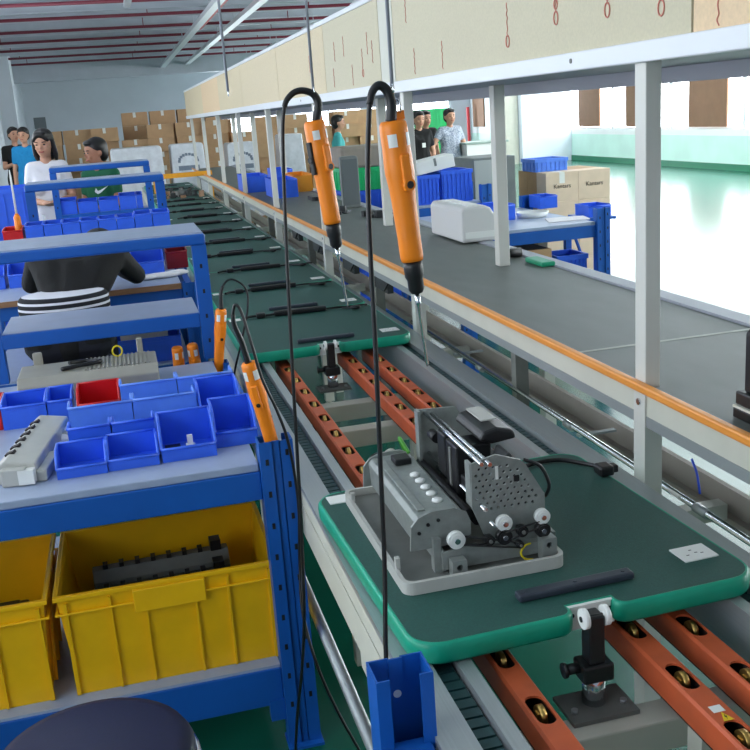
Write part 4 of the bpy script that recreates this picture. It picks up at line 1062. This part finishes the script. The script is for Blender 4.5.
# right-hand tables
make_bench('blue table behind the belt with white trays and a blue bin on top', (2.90, 5.6, 0), 1.2, W=.98, zt=.87, zlow=.50, legz=.95)
t = thing('table_brace', 'blue post and diagonal brace below the table behind the belt', 'brace', (2.80, 5.98, .5005)); b = B(); b.box(-.02, .02, -.02, .02, 0, .345); b.obj('post', M_blue, t); b = B(); b.prism([(.0205, .31), (.0205, .345), (.13, .035), (.13, 0)], 'y', -.012, .012); b.obj('diagonal', M_blue, t)
make_bin('blue ribbed bin on the table behind the belt, left of the white tray', (2.36, 6.1, .8705), .26, .25, .10, lip=.95, group='bins on the table behind the belt')
make_bin('small blue bin on the table behind the belt, right of the white tray', (2.93, 6.55, .8705), .13, .2, .085, lip=.95, group='bins on the table behind the belt')
make_bin('blue bin at the right end of the table behind the belt', (3.02, 5.95, .855), .16, .2, .07, lip=.95, group='bins on the table behind the belt')
b = B(); b.box(2.91, 3.11, 5.9, 6.2, .835, .8545); b.box(2.90, 2.912, 5.95, 6.1, .79, .845); tag(b.obj('side_shelf', M_blue), 'small blue side shelf at the right end of the table behind the belt', 'shelf')
b = B(); b.lathe([(.095, 0), (.11, .035), (.105, .035), (.092, .005), (.01, .005)], n=26); tag(b.obj('white_tray', M_white, None, (2.63, 6.15, .8705)), 'round white tray on the table behind the belt', 'tray')
b = B(); b.prism([(-.15, -.1), (.12, -.12), (.16, .06), (-.08, .12)], 'z', 0, .006); tag(b.obj('paper_sheet', M_whitecl, None, (2.72, 5.85, .8705)), 'white sheet of paper lying on the table behind the belt', 'paper')
make_crate2('blue_crate', 'blue crate on the shelf under the table behind the belt', (2.68, 5.66, .5005), .2, .24, .17, M_bin, 'crates behind the belt')
def make_carton(name, label, loc, W, D, H, m=M_carton, group=None, tape=True, text=None, rotz=0.):
    t = thing(name, label, 'carton', loc, rotz=rotz, group=group)
    b = B(); b.box(-W/2, W/2, 0, D, 0, H-.0008, bev=.003); b.obj('box', m, t)
    if tape:
        b = B(); b.box(-.025, .025, -.0012, -.0002, H*.62, H-.002, M_tape); b.box(-.025, .025, -.0012, D, H-.0007, H, M_tape); b.obj('tape', M_tape, t)
    if text:
        cu = bpy.data.curves.new('lettering', 'FONT'); cu.body = text; cu.size = H*.21; cu.extrude = .0006; cu.align_x = 'CENTER'; cu.align_y = 'CENTER'
        tmp = bpy.data.objects.new('lettering', cu); COL.objects.link(tmp)
        dg = bpy.context.evaluated_depsgraph_get(); me = bpy.data.meshes.new_from_object(tmp.evaluated_get(dg)); bpy.data.objects.remove(tmp)
        o = bpy.data.objects.new('lettering', me); COL.objects.link(o); me.materials.clear(); me.materials.append(M_ctext)
        o.rotation_euler = (PI/2, 0, 0); o.location = (0, -.0022, H*.52); o.parent = t
    return t
mc = make_carton('carton', 'open brown carton on the shelf under the table behind the belt', (2.42, 5.63, .5005), .22, .3, .23, tape=False)
b = B(); b.box(-.095, .095, .02, .28, .23, .233); b.obj('dark_contents', M_dark, mc)  # dark sheet drawn for the open top of a solid box
# carton stack right
n = 0
cw, cd, chh = .302, .20, .25
ps = {(0, 3): 'Kantars', (1, 3): 'Kantars', (1, 2): 'Kantars'}
for lv in range(4):
    for cx_ in range(2):
        for cy_ in range(3):
            txt = ps.get((cx_, lv)) if cy_ == 0 else None
            lab = 'pale carton behind the blue table, %s row, %s column, %s layer up' % (ORD[cy_], ('left', 'right')[cx_], ORD[lv])
            make_carton('carton', lab, (3.555+cw/2+cx_*(cw+.002), 8.0+cy_*(cd+.003), lv*(chh+.0)), cw, cd, chh, m=M_carton2 if cy_ == 0 else M_carton, group='carton stack behind the blue table', tape=(txt is not None and cx_ == 0), text=txt)
make_crate2('blue_tray', 'blue ribbed tray on top of the pale carton stack', (3.70, 8.2, 4*chh+.0005), .30, .3, .11, M_bin2, 'crates behind the belt')
t = thing('grey_cabinet', 'grey cabinet standing left of the pale carton stack', 'cabinet', (3.13, 8.1, 0))
b = B(); b.box(-.19, .19, 0, .5, .0, 1.17, bev=.006); b.obj('body', M_dgrey, t)
b = B(); b.box(-.185, -.0, -.012, -.0005, .05, 1.15); b.obj('door', mat('light_grey_panel', (176,180,174), .5), t)
make_bench('blue table far behind the belt with blue crates and a white box', (2.86, 7.5, 0), .45, W=.78, zt=.875, legz=1.0)
ca = make_crate2('blue_crate', 'left blue crate on the far table behind the belt', (2.34, 7.56, .8755), .22, .32, .23, M_bin, 'crates behind the belt')
make_crate2('blue_crate', 'right blue crate on the far table behind the belt', (2.60, 7.56, .8755), .25, .32, .25, M_bin, 'crates behind the belt')
t = thing('white_box', 'flat white box leaning on the blue crates of the far table', 'box', (2.45, 7.6, 1.128)); t.rotation_euler = (0, -.16, 0)
b = B(); b.box(-.16, .16, 0, .22, 0, .10, bev=.005); b.obj('carton', M_white, t)
b = B(); b.box(-.01, .01, -.002, -.0005, .04, .1); b.obj('strap', M_dgrey, t)
# green and blue crates with a grey pack on top
for k in range(3):
    make_crate2('blue_crate', 'blue crate below the green crate behind the belt, %s from the floor' % ORD[k], (1.98, 7.9, .335*k), .44, .4, .333, M_bin, 'blue crates below the green crate')
make_crate2('green_crate', 'green crate on blue crates behind the nearest hanging driver', (1.98, 7.9, 1.006), .44, .4, .18, M_green, 'crates behind the belt')
b = B(); b.box(-.25, .3, -.02, .4, 0, .17, bev=.02); tag(b.obj('grey_pack', mat('grey_brown_pack', (142,134,122), .6, noise=.1, nscale=10), None, (2.0, 7.9, 1.1865)), 'grey brown pack lying on the green crate behind the belt', 'pack')
# green crates far right behind the people
for c_ in range(2):
    for k in range(5):
        make_crate2('green_crate', 'green crate far behind the people at right, %s column, %s from the floor' % (('left', 'right')[c_], ORD[k]), (4.98+.36*c_, 15.6+.6*c_, .316*k), .34, .4, .312, M_green, 'green crates behind the people')
t = thing('white_cabinet', 'low white cabinet beside the man in a checked shirt', 'cabinet', (5.20, 13.75, 0)); b = B(); b.box(-.3, .3, 0, .5, 0, 1.05, bev=.006); b.obj('body', M_white, t)
b = B(); b.box(-.32, .34, -.02, .52, 1.0505, 1.08, bev=.004); b.obj('top', mat('grey_green_top', (150,170,160), .4), t)

# ------------------------------------------------------------------ cartons at the back
proto = None
G = 'brown cartons stacked at the back'
H = .235; Wc = .46
for c_ in range(13):
    for k in range(7):
        x = -1.05+.475*c_+.02*math.sin(c_*3.1+k); y = 18.2+.05*math.sin(k*2.2+c_*1.7)
        if k == 6 and c_ in (3, 7, 10): continue
        if proto is None:
            proto = make_carton('carton', 'brown taped carton in the long stack in front of the back wall', (x, y, 0), Wc, .4, H, group=G)
        else: dup(proto, (x, y, k*(H+.0005)))
for c_ in range(4):
    for k in range(8):
        dup(proto, (.45+.5*c_, 19.0, k*(H+.0005)), label='brown taped carton in the taller stack behind the long carton stack', group='taller carton stack')
def wrapped(label, x, y, w_, h_, tilt, pr):
    t = thing('wrapped_stack', label, 'wrapped goods', (x, y, 0), group='plastic wrapped stacks')
    b = B()
    for q in (-.4, 0, .4): b.box(q*w_-.05, q*w_+.05, -.3, .3, 0, .1)
    b.box(-w_/2, w_/2, -.32, .32, .1, .12); b.obj('wooden_pallet', M_wood, t)
    b = B(); b.prism([(-w_/2, .1205), (-w_/2+tilt, h_-.02), (-w_/2+.06, h_), (w_/2-.05, h_), (w_/2-tilt, h_-.04), (w_/2, .1205)], 'y', -.3, .3); b.obj('wrap', M_wrap, t, bevel=.02)
    if pr:
        b = B(); n = 10
        for k in range(n):
            a = PI*k/(n-1); b.box(.14*math.cos(a)-.02, .14*math.cos(a)+.02, -.304, -.3005, h_-.28+.10*math.sin(a), h_-.24+.10*math.sin(a))
        b.box(-.16, .16, -.304, -.3005, h_-.40, h_-.33); b.obj('print', M_print, t)
    return t
wrapped('white wrapped stack behind the man in green', .33, 16., .82, 1.33, .03, False)
wrapped('white wrapped stack with grey print, right of the man in green', 1.10, 16.1, .56, 1.33, .03, True)
wrapped('white wrapped stack with grey print, behind the cream posts', 1.95, 16.2, .52, 1.28, .04, True)
wrapped('white wrapped stack farthest right behind the cream posts', 2.75, 16.2, .45, 1.35, .05, False)

# ------------------------------------------------------------------ people
def finish(bm_builder, voxel, name, m, parent, smooth=5, fac=.5):
    o = bm_builder.obj(name, m, None)
    md = o.modifiers.new('fuse', 'REMESH'); md.mode = 'VOXEL'; md.voxel_size = voxel
    sm = o.modifiers.new('soft', 'SMOOTH'); sm.iterations = smooth; sm.factor = fac
    dg = bpy.context.evaluated_depsgraph_get()
    me = bpy.data.meshes.new_from_object(o.evaluated_get(dg)); me.name = name
    bpy.data.objects.remove(o)
    me.materials.clear(); me.materials.append(m)
    for p in me.polygons: p.use_smooth = True
    r = bpy.data.objects.new(name, me); COL.objects.link(r); r.parent = parent
    return r
def person(label, base, J, face, skin=M_skin, shirt=M_whitecl, trousers=M_denim, sleeve=.6, hair='short', female=False, voxel=.009, shoes=M_shoe, smile=True, group=None, vneck=False, curl=.5):
    """J: joints in metres relative to base; face: horizontal+vertical look direction"""
    t = thing('person', label, 'person', base, group=group)
    J = {k: V(v) for k, v in J.items()}
    f = V(face).normalized(); side = f.cross(V((0, 0, 1))).normalized(); up = side.cross(f).normalized()
    hd = J['head']
    b = B(); c2 = b.cone2
    mid = (J['hipL']+J['hipR'])/2; shm = (J['shL']+J['shR'])/2
    wst = mid*.5+shm*.5
    sv = (J['shR']-J['shL']).normalized(); wr = .085 if female else .10
    def torso(bb, e):
        for s, h, q in ((-1, J['hipL'], J['shL']), (1, J['hipR'], J['shR'])):
            cst = shm+(q-shm)*.52-(shm-mid).normalized()*.10
            bb.cone2(h+V((0, 0, .02)), .096+e, wst+sv*s*.045, wr-.012+e); bb.cone2(wst+sv*s*.045, wr-.012+e, cst, .088+e)
            bb.cone2(cst, .086+e, q, .048+e); bb.cone2(shm, .055+e, q, .047+e)
        bb.cone2(mid, .10+e, wst, wr+e); bb.cone2(wst, wr+e, shm-(shm-mid).normalized()*.12, .10+e)
        if female:
            for s in (-1, 1): bb.ball(shm-(shm-mid).normalized()*.16+sv*s*.065+V((f.x, f.y, 0)).normalized()*.075, .055+e)
    torso(b, 0)
    c2(shm, .055, J['neck'], .046); c2(J['neck'], .046, hd-up*.05-f*.012, .046)
    for s in 'LR':
        c2(J['sh'+s], .046, J['el'+s], .036); c2(J['el'+s], .036, J['wr'+s], .025)
        # hand
        d = (J['wr'+s]-J['el'+s]).normalized(); hv = J.get('hand'+s, d).normalized()
        n_ = hv.cross(V((0, 0, 1)));  n_ = n_.normalized() if n_.length > .1 else V((1, 0, 0))
        pal = J['wr'+s]+hv*.075
        c2(J['wr'+s], .024, pal, .024); c2(J['wr'+s]+hv*.03+n_*.02, .018, pal+n_*.026, .015); c2(J['wr'+s]+hv*.03-n_*.02, .018, pal-n_*.026, .015)
        dn = n_.cross(hv).normalized()
        for k, ln in enumerate((.062, .072, .068, .052)):
            a0 = pal+n_*(.030-.02*k); a1 = a0+hv*ln*.55+dn*.01*curl; a2 = a1+hv*ln*.5+dn*.03*curl
            c2(a0, .0095, a1, .009); c2(a1, .009, a2, .0078)
        th = J['wr'+s]+hv*.03+n_*.03; c2(th, .012, th+hv*.035+n_*.022, .010); c2(th+hv*.035+n_*.022, .010, th+hv*.065+n_*.024, .0085)
        c2(J['hip'+s], .088, J['kn'+s], .054); c2(J['kn'+s], .054, J['an'+s], .037)
        ff = V((f.x, f.y, 0)).normalized()
        c2(J['an'+s], .038, J['an'+s]+V((0, 0, -.035))-ff*.02, .038); c2(J['an'+s]+V((0, 0, -.035)), .036, J['an'+s]+ff*.15+V((0, 0, -.048)), .026)
    # head
    def hb(c, r, sc): 
        vs = b.ball((0, 0, 0), r, sc=sc, sub=3)
        R = Matrix((side, f, up)).transposed().to_4x4()
        b.xf(vs, Matrix.Translation(hd+side*c[0]+f*c[1]+up*c[2]) @ R)
    hb((0, -.008, .025), .092, (.84, 1.0, .95)); hb((0, .018, -.035), .066, (.92, .95, 1.15)); hb((0, .046, -.078), .030, (1.05, .9, .8))
    hb((0, .092, -.012), .013, (.9, 1.1, 1.5)); hb((0, .076, -.048), .022, (1.1, .55, .6))
    for s in (-1, 1): hb((s*.077, -.008, -.008), .02, (.45, .8, 1.3)); hb((s*.034, .070, -.022), .022, (1, .6, .8))
    body = finish(b, voxel, 'body', skin, t, smooth=3, fac=.4)
    # face details
    for s in (-1, 1):
        e = B(); vs = e.ball((0, 0, 0), .0085, sc=(1.3, .55, .7)); R = Matrix((side, f, up)).transposed().to_4x4()
        e.xf(vs, Matrix.Translation(hd+side*s*.032+f*.082+up*.008) @ R); e.obj('eye', M_eye, body)
        e = B(); e.tube([hd+side*s*.018+f*.086+up*.026, hd+side*s*.034+f*.083+up*.031, hd+side*s*.048+f*.073+up*.027], .0035, n=6); e.obj('eyebrow', M_hair, body)
    e = B(); e.tube(spline([hd-side*.021+f*.0865-up*.049, hd+f*.092-up*.0515, hd+side*.021+f*.0865-up*.049], 4), [.003]+[.0048]*7+[.003], n=8); e.obj('mouth', M_lip, body)
    # hair
    e = B()
    def he(c, r, sc):
        vs = e.ball((0, 0, 0), r, sc=sc, sub=3); R = Matrix((side, f, up)).transposed().to_4x4()
        e.xf(vs, Matrix.Translation(hd+side*c[0]+f*c[1]+up*c[2]) @ R)
    he((0, -.022, .044), .096, (.90, 1.0, .88)); he((0, -.045, .0), .085, (.95, .8, 1.05))
    he((0, .045, .088), .045, (1.3, .9, .55))
    if hair == 'long':
        for s in (-1, 1):
            e.cone2(hd+side*s*.078+up*.03, .022, hd+side*s*.085-up*.09-f*.01, .022); e.cone2(hd+side*s*.085-up*.09-f*.01, .022, hd+side*s*.075-up*.16-f*.03, .014)
            e.cone2(hd+side*s*.02+f*.07+up*.085, .016, hd+side*s*.062+f*.06+up*.04, .014)
        he((0, -.06, -.06), .075, (1.05, .7, 1.4))
    finish(e, .009, 'hair', M_hair, t, smooth=3)
    # shirt
    e = B(); torso(e, .010)
    for s in 'LR':
        el = J['el'+s]; sh = J['sh'+s]
        if sleeve <= 1: e.cone2(sh, .058, sh+(el-sh)*sleeve, .054-.008*sleeve)
        else: e.cone2(sh, .058, el, .048); e.cone2(el, .048, el+(J['wr'+s]-el)*(sleeve-1), .036)
    sh_ = finish(e, .012, 'shirt', shirt, t, smooth=4)
    # trousers
    e = B(); e.cone2(J['hipL'], .104, J['hipR'], .104)
    for s in 'LR': e.cone2(J['hip'+s], .102, J['kn'+s], .066); e.cone2(J['kn'+s], .066, J['an'+s]+V((0, 0, .03)), .052)
    finish(e, .013, 'trousers', trousers, t, smooth=4)
    for s in 'LR':
        e = B(); ff = V((f.x, f.y, 0)).normalized(); a = J['an'+s]; e.cone2(a+V((0, 0, -.036))-ff*.03, .045, a+V((0, 0, -.045))+ff*.10, .040); e.cone2(a+V((0, 0, -.045))+ff*.10, .040, a+V((0, 0, -.055))+ff*.165, .030)
        finish(e, .012, 'shoe', shoes, t, smooth=2)
    return t, sh_
def stand(h, fdir, armL=None, armR=None, lean=(0, 0), sw=.15):
    """standing joints for height h facing fdir; arm = (elbow, wrist) as (right, forward, z) offsets in body frame"""
    f = V((fdir[0], fdir[1], 0)).normalized(); r = V((f.y, -f.x, 0)); k = h/1.7
    def P(a, b_, z): return r*a*k+f*b_*k+V((0, 0, z*k))
    lx, ly = lean
    J = dict(hipL=P(-.085, 0, .90), hipR=P(.085, 0, .90), knL=P(-.09, .02, .49), knR=P(.09, .02, .49), anL=P(-.10, 0, .09), anR=P(.10, 0, .09),
             shL=P(-sw+lx, ly, 1.385), shR=P(sw+lx, ly, 1.385), neck=P(lx, ly+.01, 1.46), head=P(lx*1.15, ly*1.2+.03, 1.585))
    aL = armL or ((-sw-.045, .0, 1.10), (-sw-.055, .06, .85)); aR = armR or ((sw+.045, .0, 1.10), (sw+.055, .06, .85))
    J['elL'] = P(*aL[0]); J['wrL'] = P(*aL[1]); J['elR'] = P(*aR[0]); J['wrR'] = P(*aR[1])
    return J
# worker in black on the stool, seen from behind, bent over the bench
s1_ = make_stool('round navy stool with chrome ring under the worker in black', (-.30, 4.55, 0), h=.635, r=.185)
J = dict(hipL=(-.10, .0, .725), hipR=(.10, .0, .725), knL=(-.14, .37, .70), knR=(.14, .37, .70), anL=(-.14, .40, .25), anR=(.14, .40, .25),
         shL=(-.10, .27, 1.075), shR=(.245, .22, 1.065), neck=(.11, .36, 1.06), head=(.175, .52, 1.03),
         elL=(-.17, .47, .93), wrL=(-.02, .66, .93), elR=(.33, .42, .93), wrR=(.25, .66, .93))
b = None
pw, jacket = person('person in a black top with striped hem, sitting bent over a bench with back turned', (-.30, 4.55, 0), J, (.25, .8, -.55), shirt=M_blackcl, trousers=mat('navy_trouser_cloth', (24,26,38), .85, noise=.15, nscale=60), sleeve=1.8, hair='short')
ms = bpy.data.materials.new('striped_hem_cloth'); ms.use_nodes = True
nt = ms.node_tree; bs = nt.nodes['Principled BSDF']; bs.inputs['Roughness'].default_value = .85
tcn = nt.nodes.new('ShaderNodeTexCoord'); wv = nt.nodes.new('ShaderNodeTexWave'); wv.wave_type = 'BANDS'; wv.bands_direction = 'Z'; wv.inputs['Scale'].default_value = 11.5
rp = nt.nodes.new('ShaderNodeValToRGB'); rp.color_ramp.interpolation = 'CONSTANT'; rp.color_ramp.elements[0].color = (*lin((16,18,28)), 1); rp.color_ramp.elements[1].color = (*lin((216,216,226)), 1); rp.color_ramp.elements[1].position = .70
nt.links.new(tcn.outputs['Object'], wv.inputs['Vector']); nt.links.new(wv.outputs['Color'], rp.inputs['Fac']); nt.links.new(rp.outputs['Color'], bs.inputs['Base Color'])
e = B()
el_ = lambda z, a, c, y: [e.bm.verts.new((a*math.cos(2*PI*k/28), y+c*math.sin(2*PI*k/28), z)) for k in range(28)]
rs_ = [el_(.835, .190, .140, .014), el_(.865, .200, .150, .016), el_(.895, .200, .150, .02), el_(.925, .196, .146, .026), el_(.938, .184, .136, .032), el_(.944, .14, .09, .034)]
for A, C in zip(rs_, rs_[1:]):
    for k in range(28): e.bm.faces.new((A[k], A[(k+1) % 28], C[(k+1) % 28], C[k]))
e.bm.faces.new(rs_[0][::-1]); e.bm.faces.new(rs_[-1])
hm = finish(e, .012, 'shirt_hem', ms, pw, smooth=3); hm['label'] = 'navy and white striped hem'
# woman in white
J = stand(1.66, (.05, -1), armL=((-.19, .03, 1.12), (-.05, .22, 1.10)), armR=((.19, .02, 1.12), (.06, .23, 1.10)), sw=.125)
pwm, s_ = person('woman in a white top with long dark hair, standing behind the far blue rack', (-.56, 8.95, 0), J, (-.25, -1, -.18), shirt=M_whitecl, hair='long', female=True, sleeve=.55)
# man in green
J = stand(1.55, (-.55, -.85), armL=((-.19, .08, 1.13), (-.10, .28, 1.10)), armR=((.19, .06, 1.13), (.1, .28, 1.10)), lean=(0, .04), sw=.14)
pmg, s_ = person('man in a dark green shirt with a white tick mark, turned left beside the woman', (-.11, 8.9, 0), J, (-.95, -.45, -.12), skin=M_skind, shirt=M_greencl, trousers=M_greytr, sleeve=.6)
b = B(); tk = [(0, .0), (.022, -.02), (.045, -.012), (.12, .045), (.05, .012), (.025, .006), (.012, .03)]
b.prism([(u-.05, v) for u, v in tk], 'y', 0, .006); o = b.obj('tick_mark', M_white, pmg); o.location = (-.035, -.205, 1.13); o.rotation_euler = (0, 0, -.25)
# far left pair
J = stand(1.76, (.3, -1), armL=((-.2, .06, 1.12), (-.02, .2, 1.14)), armR=((.2, .06, 1.12), (.02, .22, 1.2)))
person('person in a black top, leftmost of the pair standing far at the left wall', (-1.46, 16.6, 0), J, (.5, -1, 0), shirt=M_blackcl, trousers=M_denim, sleeve=.6, voxel=.012)
J = stand(1.74, (-.1, -1))
person('person in a bright blue T-shirt and grey trousers standing far at the left wall', (-1.27, 16.1, 0), J, (-.3, -1, -.1), shirt=M_tealcl, trousers=M_greytr, sleeve=.6, voxel=.012)
# right trio
J = stand(1.56, (.1, -1), armL=((-.22, .02, 1.1), (-.17, .12, .90)), armR=((.23, .02, 1.1), (.2, .14, .92)))
person('man in a black T-shirt with a badge, standing behind the white box at right', (4.12, 13.5, 0), J, (.1, -1, -.1), shirt=M_blackcl, sleeve=.6, voxel=.012)
J = stand(1.55, (.2, -1))
person('person in a black top half hidden behind the man with the badge', (4.50, 14.4, 0), J, (.2, -1, 0), shirt=M_blackcl, sleeve=.6, voxel=.012)
J = stand(1.56, (.15, -1), armL=((-.27, -.02, 1.13), (-.2, .08, .92)), armR=((.30, .02, 1.18), (.42, .08, 1.02)))
person('man in a checked shirt resting one hand on the low white cabinet', (4.74, 14.0, 0), J, (.1, -1, 0), shirt=M_plaid, trousers=M_denim, sleeve=.5, voxel=.012)
J = stand(1.58, (1, -.2))
person('person in a teal shirt far behind the two hanging drivers', (3.3, 15., 0), J, (1, -.2, 0), shirt=mat('teal_cloth', (70,170,170), .8), sleeve=.6, voxel=.012)
# badge
b = B(); b.box(4.12, 4.17, 13.364, 13.372, 1.08, 1.14); tag(b.obj('badge', M_white), 'white badge on the chest of the man in the black T-shirt', 'badge')

# ------------------------------------------------------------------ world and view
w = bpy.data.worlds.new('world'); SC.world = w; w.use_nodes = True
w.node_tree.nodes['Background'].inputs['Color'].default_value = (*lin((200,215,235)), 1); w.node_tree.nodes['Background'].inputs['Strength'].default_value = .38
SC.view_settings.view_transform = 'Standard'; SC.view_settings.look = 'None'; SC.view_settings.gamma = 1; SC.view_settings.exposure = .12
try: SC.view_settings.use_curve_mapping = False
except Exception: pass
